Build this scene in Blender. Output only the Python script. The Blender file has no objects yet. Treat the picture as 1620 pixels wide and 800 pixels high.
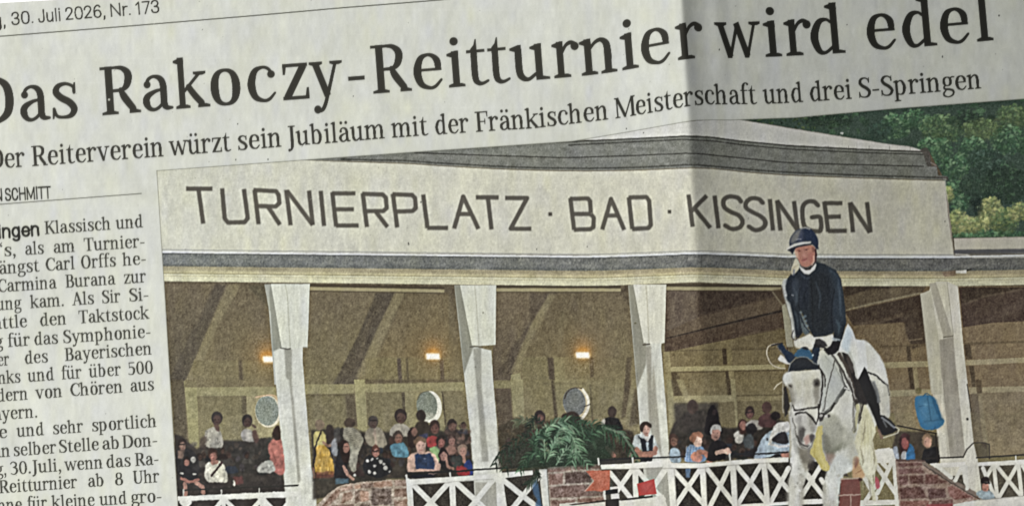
"""A folded newspaper page lying on a white table, photographed close up.
All ink (type, rules and the printed colour picture) is drawn by code and lies
in the real, creased sheet of paper; light and shade come from the lamp."""
import bpy, math
import numpy as np
sc = bpy.context.scene
U = 0.133/1620                             # metres of paper per step of the page grid
TILT, DIST = math.radians(24), 0.30

# ---------------------------------------------------------------- camera
TX = 0.0665/DIST; TY = TX*505/1024
cam = bpy.data.cameras.new('camera'); cam.sensor_width = 36; cam.lens = 18/TX
cam.clip_start, cam.clip_end = 0.005, 20
cam_ob = bpy.data.objects.new('camera', cam); sc.collection.objects.link(cam_ob)
CAM = np.array((0, -math.sin(TILT)*DIST, math.cos(TILT)*DIST))
cam_ob.location = CAM; cam_ob.rotation_euler = (TILT, 0, 0)
sc.camera = cam_ob

# ---------------------------------------------------------------- light: one window-sized lamp from the left, dim room
w = bpy.data.worlds.new('World'); sc.world = w; w.use_nodes = True
bgn = w.node_tree.nodes['Background']; bgn.inputs[0].default_value = (.95, .98, 1, 1); bgn.inputs[1].default_value = .185
lt = bpy.data.lights.new('window_lamp', 'AREA'); lt.shape = 'RECTANGLE'; lt.size = .5; lt.size_y = .5
lt.energy = 54; lt.color = (1, .99, .972)
LEL, LAZ, LD = math.radians(28), math.radians(168), 1.6
lo = bpy.data.objects.new('window_lamp', lt); sc.collection.objects.link(lo)
from mathutils import Vector
ld = Vector((math.cos(LEL)*math.cos(LAZ), math.cos(LEL)*math.sin(LAZ), math.sin(LEL)))
lo.location = ld*LD; lo.rotation_euler = ld.to_track_quat('Z', 'Y').to_euler()
sc.view_settings.view_transform = 'Standard'; sc.view_settings.look = 'None'
sc.view_settings.exposure = 0; sc.view_settings.gamma = 1
try: sc.cycles.max_bounces = 3
except Exception: pass
# ---------------------------------------------------------------- print shop
# A small ink painter: anti-aliased polygons laid into one ink sheet (1 cell =
# 0.082 mm of newsprint).  Every named part keeps its own cells and later
# becomes its own mesh lying in the curved sheet of paper.
import numpy as np
from math import sin, cos, pi, hypot
MG = 70                                   # margin of paper beyond the frame
W0, H0 = 1620, 800
CW, CH = W0 + 2*MG, H0 + 2*MG
rng = np.random.default_rng(7)
INK = np.zeros((CH, CW, 3), np.float32)
PID = np.zeros((CH, CW), np.int16)
PARTS = [('paper_sheet', None, None)]     # name, parent index, label
CUR = [0, None, 1.0]                      # current part, clip mask, delight

def part(name, parent=None, label=None, dl=1.0, clip=None):
    PARTS.append((name, parent, label)); CUR[0] = len(PARTS)-1
    CUR[2] = dl; CUR[1] = clip
    return CUR[0]

def area(p):
    x, y = p[:, 0], p[:, 1]
    return .5*float(np.dot(x, np.roll(y, -1)) - np.dot(y, np.roll(x, -1)))

def cover(polys, ss=5, pad=0):
    ps = []
    for p in polys:
        hole = isinstance(p, tuple) and len(p) == 2 and p[0] == 'hole'
        q = np.asarray(p[1] if hole else p, float) + MG
        a = area(q)
        if (a < 0) != hole: q = q[::-1]
        ps.append(q)
    al = np.concatenate(ps)
    x0 = max(0, int(al[:, 0].min())-1-pad); x1 = min(CW, int(al[:, 0].max())+2+pad)
    y0 = max(0, int(al[:, 1].min())-1-pad); y1 = min(CH, int(al[:, 1].max())+2+pad)
    if x1 <= x0 or y1 <= y0: return None
    w, h = x1-x0, y1-y0
    acc = np.zeros((h*ss, w+2))
    for q in ps:
        a, b = q, np.roll(q, -1, 0)
        for (ax, ay), (bx, by) in zip(a.tolist(), b.tolist()):
            if ay == by: continue
            d = 1.0
            if ay > by: ax, ay, bx, by = bx, by, ax, ay; d = -1.0
            k0 = max(0, int(np.ceil((ay-y0)*ss-.5))); k1 = min(h*ss, int(np.ceil((by-y0)*ss-.5)))
            if k1 <= k0: continue
            ks = np.arange(k0, k1)
            yy = (ks+.5)/ss+y0
            xx = np.clip(ax+(bx-ax)*(yy-ay)/(by-ay)-x0, 0, w+.999)
            i = xx.astype(int); f = xx-i
            acc[ks, i] -= d*(1-f); ok = i+1 < w+2
            acc[ks[ok], i[ok]+1] -= (d*f)[ok]
    c = np.clip(np.abs(np.cumsum(acc, 1)[:, :w]), 0, 1).reshape(h, ss, w).mean(1)
    return x0, y0, x1, y1, c

def blur(a, s):
    if s <= 0: return a
    r = max(1, int(s*2.6)); k = np.exp(-.5*(np.arange(-r, r+1)/s)**2); k /= k.sum()
    for ax in (0, 1):
        if a.shape[ax] < 2: continue
        pd = [(0, 0)]*a.ndim; pd[ax] = (r, r)
        b = np.pad(a, pd, mode='edge'); o = np.zeros_like(a)
        for j, wt in enumerate(k):
            sl = [slice(None)]*a.ndim; sl[ax] = slice(j, j+a.shape[ax])
            o += wt*b[tuple(sl)]
        a = o
    return a

def dlt(c):
    c = np.asarray(c, float)/255.
    if CUR[2] != 1.0: c = np.clip(c*(1/CUR[2])**(1/2.2), 0, 1)
    return c

def fill(polys, col, a=1.0, soft=0, own=True, thr=.45):
    if not isinstance(polys, list): polys = [polys]
    r = cover(polys, pad=int(soft*3))
    if r is None: return
    x0, y0, x1, y1, c = r
    if soft:
        c = np.pad(c, 1)[1:-1, 1:-1]; c = blur(c, soft)
    if CUR[1] is not None: c = c*CUR[1][y0:y1, x0:x1]
    c = c*a
    if callable(col):
        Y, X = np.mgrid[y0:y1, x0:x1]; v = dlt(col(X-MG, Y-MG))
    else: v = dlt(col)
    INK[y0:y1, x0:x1] += (c[..., None]*(v-INK[y0:y1, x0:x1])).astype(np.float32)
    if own: PID[y0:y1, x0:x1][c > thr] = CUR[0]

def mask(polys):
    m = np.zeros((CH, CW), np.float32); r = cover(polys if isinstance(polys, list) else [polys])
    m[r[1]:r[3], r[0]:r[2]] = r[4]
    return m

def grad(c0, c1, p0, p1):
    c0, c1 = np.array(c0, float), np.array(c1, float); dx, dy = p1[0]-p0[0], p1[1]-p0[1]; n = dx*dx+dy*dy
    return lambda X, Y: c0+(c1-c0)*np.clip(((X-p0[0])*dx+(Y-p0[1])*dy)/n, 0, 1)[..., None]

def Z(ox, oy, s):                         # reading scale of a magnified piece
    return lambda *p: np.array([(ox+q[0]/s, oy+q[1]/s) for q in p])

def crs(pts, n=8, closed=False):          # Catmull-Rom through points (any width)
    p = np.asarray(pts, float)
    if closed: e = np.concatenate([p[-1:], p, p[:2]])
    else: e = np.concatenate([2*p[:1]-p[1:2], p, 2*p[-1:]-p[-2:-1]])
    t = np.linspace(0, 1, n, endpoint=False)[:, None]; o = []
    for i in range(len(e)-3):
        a, b, c, d = e[i:i+4]
        o.append(.5*(2*b+(c-a)*t+(2*a-5*b+4*c-d)*t*t+(3*b-a-3*c+d)*t**3))
    if not closed: o.append(p[-1:])
    return np.concatenate(o)

def sp(*pts, n=6): return crs(pts, n, True)
def el(cx, cy, rx, ry=None, rot=0, n=28):
    ry = rx if ry is None else ry; t = np.linspace(0, 2*pi, n, endpoint=False)
    x, y = rx*np.cos(t), ry*np.sin(t); c, s = cos(rot), sin(rot)
    return np.stack([cx+x*c-y*s, cy+x*s+y*c], 1)

def ln(pts, w, curve=False, cap=True):    # stroke with one width or a width per point
    p = np.asarray(pts, float)
    if p.shape[1] == 2:
        ww = np.full((len(p), 1), float(w)) if np.isscalar(w) else np.asarray(w, float)[:, None]
        p = np.hstack([p, ww])
    if curve: p = crs(p, 8)
    o = []
    for a, b in zip(p[:-1], p[1:]):
        d = b[:2]-a[:2]; L = hypot(*d)
        if L < 1e-6: continue
        nx, ny = -d[1]/L, d[0]/L
        o.append(np.array([(a[0]+nx*a[2]/2, a[1]+ny*a[2]/2), (b[0]+nx*b[2]/2, b[1]+ny*b[2]/2),
                           (b[0]-nx*b[2]/2, b[1]-ny*b[2]/2), (a[0]-nx*a[2]/2, a[1]-ny*a[2]/2)]))
    q = p if cap else p[1:-1]
    for a in q:
        if a[2] > .3: o.append(el(a[0], a[1], a[2]/2, n=10))
    return o

def noise(sx, sy, seed):                  # smooth unit noise with its own grain size
    g = np.random.default_rng(seed).standard_normal((int(CH/sy)+4, int(CW/sx)+4))
    yy = np.arange(CH)/sy; xx = np.arange(CW)/sx
    i = yy.astype(int); j = xx.astype(int); f = yy-i; g_ = xx-j
    f = f*f*(3-2*f); g_ = g_*g_*(3-2*g_)
    a = g[i][:, j]*(1-g_)+g[i][:, j+1]*g_; b = g[i+1][:, j]*(1-g_)+g[i+1][:, j+1]*g_
    return (a*(1-f[:, None])+b*f[:, None]).astype(np.float32)

def grainy(polys, amp, sx=1.6, sy=1.6, seed=1, tint=(1, 1, 1)):
    m = mask(polys)
    if CUR[1] is not None: m = m*CUR[1]
    n = noise(sx, sy, seed)*m*amp/255.
    INK[:] += n[..., None]*np.array(tint, np.float32)
# ---------------------------------------------------------------- type cases
# A newspaper serif drawn with variable-width pen strokes: x-height 500, cap 690.
T, Hh = 97, 43
def V(x, y0, y1, w=T): return [np.array([(x, y0), (x+w, y0), (x+w, y1), (x, y1)], float)]
def FT(x0, x1, y=0, sx0=None, sx1=None):  # foot serif, bracketed to the stem
    sx0 = x0+50 if sx0 is None else sx0; sx1 = x1-50 if sx1 is None else sx1
    return [np.array([(x0, y), (x1, y), (x1, y+Hh*.8), (sx1, y+Hh*1.25), (sx0, y+Hh*1.25), (x0, y+Hh*.8)], float)]
def HD(x0, x1, y):                        # head serif
    return [np.array([(x0, y), (x1, y), (x1, y-Hh*.8), (x1-50, y-Hh*1.25), (x0+50, y-Hh*1.25), (x0, y-Hh*.8)], float)]
def FL(x, y): return [np.array([(x-66, y-64), (x-66, y-34), (x+T*.55, y+6), (x+T, y+6), (x+T, y-90), (x+5, y-90)], float)]
def P(*p): return ln(p, 0, curve=True)
def BL(x, y, r): return [el(x, y, r, n=18)]
def B_(x0, x1, y, h=Hh): return [np.array([(x0, y), (x1, y), (x1, y+h), (x0, y+h)], float)]
def ring(cx, cy, rx, ry, wv=T, wh=Hh):
    t = np.linspace(0, 2*pi, 41); p = [(cx+(rx-wv*.5*abs(cos(a))-wh*.0)*cos(a), cy+(ry-wh*.5)*sin(a), wh+(wv+4-wh)*abs(cos(a))**1.4) for a in t]
    return ln(p, 0, cap=False)
SH = lambda x, dx=0: P((x+80, 360, 34), (x+150, 440, 46), (x+235, 472, 62), (x+305, 420, 92), (x+322+dx, 300, T), (x+322+dx, 200, T))
CR = ((395, 388, 40), (330, 464, 46), (245, 480, 48), (146, 424, 84), (98, 250, 110), (140, 84, 88), (250, 22, 52), (335, 36, 46), (418, 118, 30))
sft = lambda pl, dx, dy=0: [q+np.array((dx, dy)) for q in pl]
G = {}
G['a'] = (505, P((108, 372, 52), (140, 446, 48), (222, 478, 50), (312, 440, 82), (350, 340, T), (350, 110, T), (382, 40, 76), (462, 30, 40))+BL(118, 372, 52)
          + P((330, 292, 40), (225, 270, 54), (116, 208, 88), (92, 128, 102), (132, 46, 72), (205, 20, 50), (285, 56, 46), (345, 130, 36)))
G['b'] = (555, V(62, 10, 708)+FL(62, 703)+P((140, 405, 36), (220, 476, 46), (320, 452, 78), (396, 260, 110), (340, 60, 82), (235, 18, 46), (120, 50, 46)))
G['c'] = (465, P(*CR)+BL(378, 378, 54))
G['d'] = (562, V(338, 40, 708)+FL(338, 703)+FT(338, 520, 0, 338, 442)+P((350, 430, 36), (280, 478, 46), (176, 440, 84), (104, 250, 110), (152, 60, 84), (240, 20, 48), (360, 100, 44)))
G['e'] = (495, P((388, 302, 84), (378, 390, 92), (322, 458, 64), (240, 478, 48), (146, 424, 84), (98, 250, 110), (140, 84, 88), (250, 22, 52), (335, 36, 46), (424, 124, 34))+B_(98, 434, 252, 40))
G['f'] = (335, V(92, 0, 560)+P((144, 540, T), (158, 640, 92), (215, 718, 52), (300, 722, 42), (342, 690, 46))+BL(326, 690, 46)+B_(28, 315, 452)+FT(28, 285, 0, 92, 196))
G['g'] = (490, ring(218, 330, 170, 165, 92, 44)+P((140, 200, 36), (88, 138, 60), (130, 74, 74), (300, 52, 78), (412, -8, 82), (390, -130, 62), (230, -196, 46), (86, -150, 66), (66, -62, 66), (150, 26, 36))
          + P((330, 430, 44), (400, 474, 46), (472, 470, 46)))
G['h'] = (575, V(62, 0, 708)+FL(62, 703)+FT(4, 232)+SH(62)+V(332, 0, 300)+FT(276, 500, 0, 332, 436))
G['i'] = (285, V(82, 0, 500)+FL(82, 500)+FT(20, 250)+BL(130, 634, 59))
G['k'] = (545, V(62, 0, 708)+FL(62, 703)+FT(4, 232)+ln(((150, 240), (400, 476)), 48)+HD(300, 500, 500)+P((220, 292, 92), (310, 172, T), (412, 60, 98))+FT(350, 545, 0, 380, 480))
G['l'] = (285, V(82, 0, 708)+FL(82, 703)+FT(20, 250))
G['n'] = (575, V(62, 0, 500)+FL(62, 500)+FT(4, 232)+SH(62)+V(332, 0, 300)+FT(276, 500, 0, 332, 436))
G['m'] = (850, G['n'][1]+SH(332)+V(602, 0, 300)+FT(546, 770, 0, 602, 706))
G['o'] = (520, ring(256, 250, 205, 258, 110, 46))
G['p'] = (560, V(62, -215, 500)+FL(62, 500)+FT(4, 240, -215, 62, 166)+P((140, 415, 36), (220, 476, 46), (320, 452, 78), (396, 260, 110), (340, 60, 82), (235, 18, 46), (120, 56, 46)))
G['r'] = (415, V(62, 0, 500)+FL(62, 500)+FT(4, 252)+P((140, 340, 34), (200, 440, 46), (270, 478, 58), (325, 460, 60))+BL(330, 424, 60))
G['s'] = (440, P((362, 345, 34), (352, 432, 44), (255, 480, 48), (150, 456, 70), (112, 376, 92), (180, 292, 98), (290, 222, 100), (352, 130, 94), (312, 44, 72), (215, 20, 48), (110, 44, 46), (74, 150, 34))
          + [np.array([(340, 350), (384, 342), (388, 492), (362, 492)], float), np.array([(54, 155), (98, 148), (70, 4), (46, 4)], float)])
G['t'] = (365, P((146, 440, T), (146, 120, T), (185, 36, 74), (255, 22, 48), (338, 54, 36))+B_(34, 312, 452)+[np.array([(97, 430), (195, 430), (195, 640), (176, 640), (150, 560), (97, 505)], float)])
G['u'] = (575, P((112, 440, T), (112, 150, T), (150, 52, 86), (235, 22, 54), (340, 90, 44))+V(338, 40, 500)+FL(60, 500)+FL(338, 500)+FT(338, 530, 0, 338, 442))
G['v'] = (520, ln(((104, 470), (262, 30)), 102, cap=False)+ln(((262, 30), (408, 470)), 50, cap=False)+HD(4, 212, 500)+HD(318, 512, 500)+[np.array([(214, 0), (286, 0), (316, 110), (190, 110)], float)])
G['w'] = (780, ln(((104, 470), (242, 20)), 100, cap=False)+ln(((242, 20), (388, 480)), 54, cap=False)+ln(((370, 490), (530, 20)), 100, cap=False)+ln(((530, 20), (672, 470)), 50, cap=False)
          + HD(4, 212, 500)+HD(582, 776, 500)+[np.array([(196, 0), (268, 0), (292, 110), (170, 110)], float), np.array([(484, 0), (556, 0), (582, 110), (458, 110)], float)])
G['y'] = (520, ln(((104, 470), (266, 20)), 102, cap=False)+P((410, 470, 50), (262, 20, 54), (200, -130, 56), (150, -176, 54), (92, -172, 60))+BL(98, -160, 58)+HD(4, 212, 500)+HD(322, 516, 500))
G['z'] = (455, B_(50, 415, 452, 50)+B_(36, 420, 0, 50)+ln(((358, 470), (96, 30)), 104, cap=False)+[np.array([(50, 500), (50, 350), (84, 350), (106, 470)], float), np.array([(420, 0), (420, 160), (386, 160), (362, 30)], float)])
def um(c, cx): return (G[c][0], G[c][1]+BL(cx-95, 655, 56)+BL(cx+95, 655, 56))
G['ü'] = um('u', 262); G['ä'] = um('a', 240); G['ö'] = um('o', 256)
S2 = 118
G['D'] = (690, V(112, 0, 690, S2)+B_(40, 320, 644)+B_(40, 320, 0)+P((280, 667, 46), (400, 650, 66), (540, 540, 112), (580, 345, 122), (540, 150, 112), (400, 40, 66), (280, 23, 46)))
G['R'] = (655, V(112, 0, 690, S2)+B_(36, 320, 644)+FT(36, 300, 0, 112, 230)+P((290, 667, 46), (390, 650, 70), (470, 585, 108), (482, 505, 118), (450, 405, 100), (370, 345, 58), (200, 336, 46))
          + P((350, 345, 70), (405, 235, 112), (535, 62, 104))+FT(470, 655, 0, 480, 590))
G['F'] = (560, V(112, 0, 690, S2)+B_(36, 520, 642, 48)+B_(200, 420, 322)+FT(36, 310, 0, 112, 230)+[np.array([(520, 690), (520, 500), (486, 500), (464, 642)], float), np.array([(420, 440), (420, 250), (388, 250), (380, 345), (388, 440)], float)])
G['M'] = (880, V(100, 0, 690, 62)+V(690, 0, 690, S2)+ln(((140, 680), (430, 40)), 116, cap=False)+ln(((430, 30), (730, 680)), 58, cap=False)+HD(30, 210, 690)+HD(690, 870, 690)+FT(30, 240, 0, 100, 162)+FT(624, 872, 0, 690, 808)
          + [np.array([(390, 0), (462, 0), (486, 120), (350, 120)], float)])
G['S'] = (530, P((430, 510, 36), (410, 610, 50), (300, 668, 50), (170, 640, 80), (112, 530, 104), (180, 420, 112), (340, 315, 116), (438, 190, 106), (380, 60, 80), (250, 20, 50), (110, 62, 48), (72, 200, 36))
          + [np.array([(412, 520), (452, 510), (456, 684), (430, 684)], float), np.array([(52, 205), (94, 195), (72, 6), (46, 6)], float)])
G['K'] = (670, V(112, 0, 690, S2)+HD(36, 310, 690)+FT(36, 310, 0, 112, 230)+ln(((230, 330), (520, 664)), 54, cap=False)+HD(430, 640, 690)+P((310, 420, 100), (420, 250, 112), (548, 62, 106))+FT(480, 675, 0, 500, 620))
G['T'] = (600, V(242, 0, 690, S2)+B_(30, 572, 642, 48)+FT(160, 444, 0, 242, 360)+[np.array([(30, 690), (30, 500), (64, 500), (88, 642)], float), np.array([(572, 690), (572, 500), (538, 500), (514, 642)], float)])
G['C'] = (600, P((540, 470, 40), (500, 600, 50), (360, 668, 52), (180, 580, 100), (104, 345, 122), (180, 110, 100), (360, 22, 52), (480, 60, 46), (560, 170, 36))+[np.array([(526, 480), (562, 470), (566, 684), (538, 684)], float)])
G['B'] = (600, V(112, 0, 690, S2)+B_(36, 320, 644)+B_(36, 320, 0)+B_(200, 330, 342, 42)+P((290, 667, 46), (400, 645, 74), (448, 525, 108), (400, 395, 72), (290, 364, 42))+P((290, 364, 42), (430, 325, 82), (492, 190, 118), (430, 50, 82), (290, 23, 46)))
G['A'] = (660, ln(((140, 30), (318, 680)), 56, cap=False)+ln(((316, 690), (530, 20)), 118, cap=False)+B_(200, 440, 215, 44)+FT(20, 236, 0, 110, 176)+FT(420, 654, 0, 480, 590))
G['O'] = (700, ring(345, 345, 275, 355, 122, 50))
G['U'] = (690, P((160, 660, S2), (160, 240, S2), (200, 80, 92), (340, 20, 56), (470, 80, 60), (522, 240, 58), (522, 660, 58))+HD(36, 290, 690)+HD(420, 630, 690))
G['J'] = (380, V(150, 100, 690, S2)+B_(70, 345, 644)+P((209, 200, S2), (206, 20, 112), (160, -110, 76), (80, -150, 48))+BL(84, -138, 52))
G['0'] = (540, ring(262, 330, 215, 345, 100, 48))
G['3'] = (520, P((80, 560, 50), (140, 640, 50), (260, 655, 60), (380, 560, 96), (360, 430, 84), (220, 370, 46))+P((220, 372, 46), (370, 320, 90), (414, 180, 108), (340, 40, 76), (200, 6, 48), (80, 60, 44)))
G['5'] = (520, B_(120, 440, 600, 60)+V(120, 350, 640, 46)+P((130, 370, 44), (250, 410, 60), (390, 330, 100), (410, 190, 108), (340, 40, 76), (200, 6, 48), (80, 60, 44)))
G['8'] = (540, ring(262, 500, 165, 165, 86, 44)+ring(262, 172, 205, 185, 104, 46))
G['.'] = (230, BL(112, 46, 62)); G[','] = (230, BL(112, 52, 60)+P((150, 60, 60), (140, -60, 46), (80, -140, 30)))
G['-'] = (330, B_(40, 290, 205, 58)); G['‘'] = (240, BL(120, 560, 54)+P((84, 570, 50), (100, 670, 40), (160, 740, 26)))
# A plain grotesque in single-width strokes: x-height 520, cap 715.
K = {}
def mono(*ps, w=78): return [('m', p) for p in ps]
K['0'] = (590, [[(295, 700), (150, 640), (85, 440), (85, 260), (150, 70), (295, 10), (440, 70), (505, 260), (505, 440), (440, 640), (295, 700)]])
K['1'] = (400, ['L', [(70, 540), (235, 690), (235, 0)]]); K['7'] = (520, ['L', [(55, 680), (460, 680), (190, 0)]])
K['2'] = (570, [[(80, 510), (120, 640), (270, 702), (420, 640), (450, 500), (370, 350), (80, 40)], 'L', [(75, 38), (480, 38)]])
K['3'] = (580, [[(85, 540), (130, 650), (280, 702), (420, 640), (440, 500), (380, 390), (240, 365)], [(240, 365), (420, 320), (480, 190), (420, 60), (280, 10), (120, 60), (70, 190)]])
K['6'] = (590, [[(460, 600), (380, 690), (260, 690), (130, 560), (90, 330), (120, 110), (280, 12), (440, 70), (490, 220), (430, 370), (290, 425), (150, 370), (95, 220)]])
K['J'] = (520, [[(390, 715), (390, 200), (340, 50), (220, 10), (100, 60), (70, 200)]]); K['u'] = (540, [[(90, 520), (90, 190), (140, 50), (250, 12), (370, 60), (440, 190)], 'L', [(440, 520), (440, 0)]])
K['l'] = (230, ['L', [(115, 715), (115, 0)]]); K['i'] = (230, ['L', [(115, 520), (115, 0)], [(115, 640), (115, 700)]])
K['N'] = (720, ['L', [(95, 0), (95, 700), (610, 20), (610, 715)]]); K['r'] = (350, ['L', [(90, 520), (90, 0)], [(90, 300), (140, 450), (250, 510), (330, 505)]])
K['.'] = (240, ['D', (115, 45)]); K[','] = (240, ['D', (120, 45), [(140, 40), (120, -60), (85, -130)]])
K['g'] = (560, ['L', [(450, 520), (450, 0)], [(450, 60), (430, -120), (320, -190), (200, -180), (110, -110)], [(450, 260), (400, 440), (270, 508), (140, 440), (85, 260), (140, 90), (270, 20), (400, 90), (450, 260)]])
K['n'] = (550, ['L', [(90, 520), (90, 0)], [(90, 330), (160, 470), (290, 508), (410, 450), (445, 330), (445, 0)]])
K['e'] = (540, [[(90, 270), (455, 270), (440, 400), (360, 490), (270, 508), (150, 450), (85, 260), (140, 80), (280, 14), (400, 50), (460, 150)]])
K['S'] = (560, [[(455, 540), (400, 660), (270, 702), (140, 660), (95, 530), (150, 420), (290, 365), (430, 300), (475, 180), (410, 50), (280, 12), (130, 50), (75, 190)]])
K['C'] = (620, [[(530, 490), (450, 650), (310, 702), (160, 630), (85, 360), (160, 80), (310, 12), (460, 70), (540, 230)]])
K['H'] = (640, ['L', [(95, 0), (95, 715)], [(545, 0), (545, 715)], [(95, 370), (545, 370)]]); K['M'] = (780, ['L', [(95, 0), (95, 700), (390, 60), (685, 700), (685, 0)]])
K['I'] = (240, ['L', [(120, 0), (120, 715)]]); K['T'] = (540, ['L', [(30, 680), (510, 680)], [(270, 680), (270, 0)]])
def sans_glyph(c, w):                     # 'L': the next path keeps its corners; 'D': a dot
    adv, items = K[c]; o = []; straight = False
    for it in items:
        if it == 'L': straight = True
        elif it == 'D': pass
        elif isinstance(it, tuple): o += BL(it[0], it[1], w*.62)
        else:
            o += ln([(x, y, w) for x, y in it], 0, curve=not straight and len(it) > 2); straight = False
    return adv, o

def ybase(bl, x):
    b = np.asarray(bl, float); xs, ys = b[:, 0], b[:, 1]
    y = np.interp(x, xs, ys)
    s0 = (ys[1]-ys[0])/(xs[1]-xs[0]); s1 = (ys[-1]-ys[-2])/(xs[-1]-xs[-2])
    return np.where(x < xs[0], ys[0]+(x-xs[0])*s0, np.where(x > xs[-1], ys[-1]+(x-xs[-1])*s1, y))

def put(polys, x, sx, sy, bl, lean, out):  # lay one sort on the (bending) baseline
    for q in polys:
        q = np.asarray(q); bx = x+q[:, 0]*sx
        out.append(np.stack([bx-lean*q[:, 1]*sy, ybase(bl, bx)-q[:, 1]*sy], 1))

def word(s, x0, x1, bl, px, lean=.06, font='serif', wt=78, xh=500):
    gl = [G[c] if font == 'serif' else sans_glyph(c, wt) for c in s]
    pos, x = [], 0
    k = .95 if font == 'serif' else 1
    for adv, pl in gl: pos.append(x); x += adv*k
    lo = min(q[:, 0].min() for q in gl[0][1]); hi = pos[-1]+max(q[:, 0].max() for q in gl[-1][1])
    sx = (x1-x0)/(hi-lo); out = []
    for (adv, pl), p in zip(gl, pos): put([q+np.array((p-lo, 0)) for q in pl], x0, sx, px/xh, bl, lean, out)
    return out
INK[:] = np.array((206, 208, 199), np.float32)/255.
# ---------------------------------------------------------------- the printed picture
PH = np.array([(248, 270), (481, 253), (655, 240.5), (905, 223.5), (960, 214.3), (1000, 207.5), (1080, 193.2), (1100, 190.4), (1125, 189.6), (1160, 189.7), (1260, 186), (1420, 171.5), (1620, 156.5), (1700, 150), (1700, 880), (287, 880), (281.5, 800), (275, 700), (261, 470)])
PM = mask(PH)
A_ = lambda *p: np.array(p, float)
BG = part('printed_photograph', None, 'colour picture of a rider on a grey horse in front of a spectators pavilion', clip=PM)
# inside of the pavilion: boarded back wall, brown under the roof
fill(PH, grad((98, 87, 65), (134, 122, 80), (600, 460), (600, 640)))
RT = .70                                   # colours right of the fold lightened to make up for its shade
def PT(n, label=None, dl=1.0): return part(n, BG, label, dl, PM)
CUR[2] = 1.0
za = Z(250, 380, 3.636)
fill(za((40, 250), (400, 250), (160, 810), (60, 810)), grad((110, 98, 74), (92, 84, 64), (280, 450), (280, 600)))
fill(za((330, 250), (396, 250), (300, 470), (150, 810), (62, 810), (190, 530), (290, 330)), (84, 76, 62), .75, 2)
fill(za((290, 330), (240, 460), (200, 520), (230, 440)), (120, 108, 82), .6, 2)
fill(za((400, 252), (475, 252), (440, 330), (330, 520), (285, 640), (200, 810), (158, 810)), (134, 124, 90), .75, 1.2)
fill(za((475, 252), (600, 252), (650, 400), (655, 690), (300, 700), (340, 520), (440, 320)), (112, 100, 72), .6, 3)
fill(za((515, 262), (612, 252), (635, 390), (560, 310)), (84, 78, 58), .7, 2)
fill(za((205, 690), (660, 690), (660, 810), (200, 810)), (122, 112, 76), .8)
fill(za((462, 690), (482, 690), (492, 810), (468, 810)), (80, 70, 54), .7, 1)
zl = Z(255, 600, 4)
fill(zl((60, 0), (145, 0), (170, 420), (85, 400)), (92, 82, 60), .9, 1)
fill(zl((145, 10), (225, 10), (240, 420), (180, 440)), (152, 146, 92))
fill(zl((150, 0), (530, 0), (530, 50), (150, 50)), (118, 107, 72), .8)
fill(zl((225, 50), (725, 45), (725, 102), (225, 108)), (150, 143, 94))
fill(zl((228, 106), (530, 104), (530, 118), (228, 120)), (104, 94, 64), .7, 1)
fill(zl((230, 110), (520, 110), (540, 420), (240, 440)), grad((124, 114, 74), (136, 127, 84), (330, 630), (330, 690)))
fill(zl((510, 105), (540, 105), (545, 380), (515, 380)), (92, 82, 58), .7, 1)
fill(zl((540, 105), (740, 105), (750, 380), (545, 380)), (158, 148, 100))
# second bay
zb = Z(460, 400, 3.636)
fill(zb((112, 225), (500, 225), (380, 470), (270, 760), (80, 760)), grad((112, 100, 74), (122, 112, 76), (530, 470), (530, 600)))
fill(zb((490, 228), (600, 228), (500, 440), (370, 760), (240, 760), (330, 590), (400, 450)), (84, 75, 60), .85, 1.5)
fill(zb((430, 420), (470, 350), (420, 560), (380, 640)), (112, 100, 74), .5, 2)
fill(ln(zb((520, 240), (400, 460), (300, 660)), 2), (70, 62, 50), .5, 1)
fill(zb((600, 228), (660, 228), (540, 480), (440, 700), (370, 720), (500, 430)), (138, 127, 90), .75, 1.2)
fill(zb((660, 228), (909, 228), (909, 600), (500, 600)), grad((110, 97, 68), (126, 110, 72), (640, 460), (690, 560)), .85, 2)
fill(zb((430, 605), (909, 605), (909, 740), (430, 740)), (126, 115, 76), .8, 1)
fill(zb((610, 605), (632, 605), (642, 745), (620, 745)), (82, 70, 60), .8, .7)
fill(zb((660, 605), (674, 605), (680, 745), (668, 745)), (92, 82, 58), .7, .7)
fill(zb((855, 615), (878, 615), (885, 730), (862, 730)), (82, 70, 56), .8, .7)
zm = Z(410, 600, 4)
fill(zm((285, 30), (600, 30), (600, 90), (290, 95)), (150, 142, 94))
fill(zm((290, 95), (600, 92), (620, 300), (310, 330)), grad((122, 112, 72), (130, 120, 80), (500, 620), (500, 680)))
fill(zm((545, 95), (605, 92), (630, 300), (560, 300)), (88, 76, 56), .75, 1.5)
fill(zm((300, 92), (600, 90), (600, 102), (300, 104)), (96, 86, 58), .7, 1)
zn = Z(570, 600, 4)
fill(zn((-40, 0), (30, 0), (45, 330), (-15, 330)), (154, 147, 96))
fill(zn((30, 28), (660, 15), (660, 70), (36, 82)), (152, 144, 95))
fill(zn((30, 0), (660, 0), (660, 15), (30, 28)), (98, 86, 60), .75, 1)
fill(zn((40, 84), (270, 80), (280, 330), (45, 330)), (124, 114, 74), .85)
fill(zn((262, 80), (282, 80), (290, 250), (270, 250)), (84, 74, 54), .8, .7)
fill(zn((282, 80), (515, 76), (530, 330), (290, 300)), (146, 137, 90), .9)
fill(zn((515, 78), (665, 70), (690, 340), (530, 340)), (126, 115, 75), .9)
fill(zn((512, 78), (524, 78), (548, 310), (538, 310)), (80, 70, 50), .7, .7)
fill(ln(zn((505, 90), (525, 300)), 5), (150, 140, 92), .8)
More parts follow.
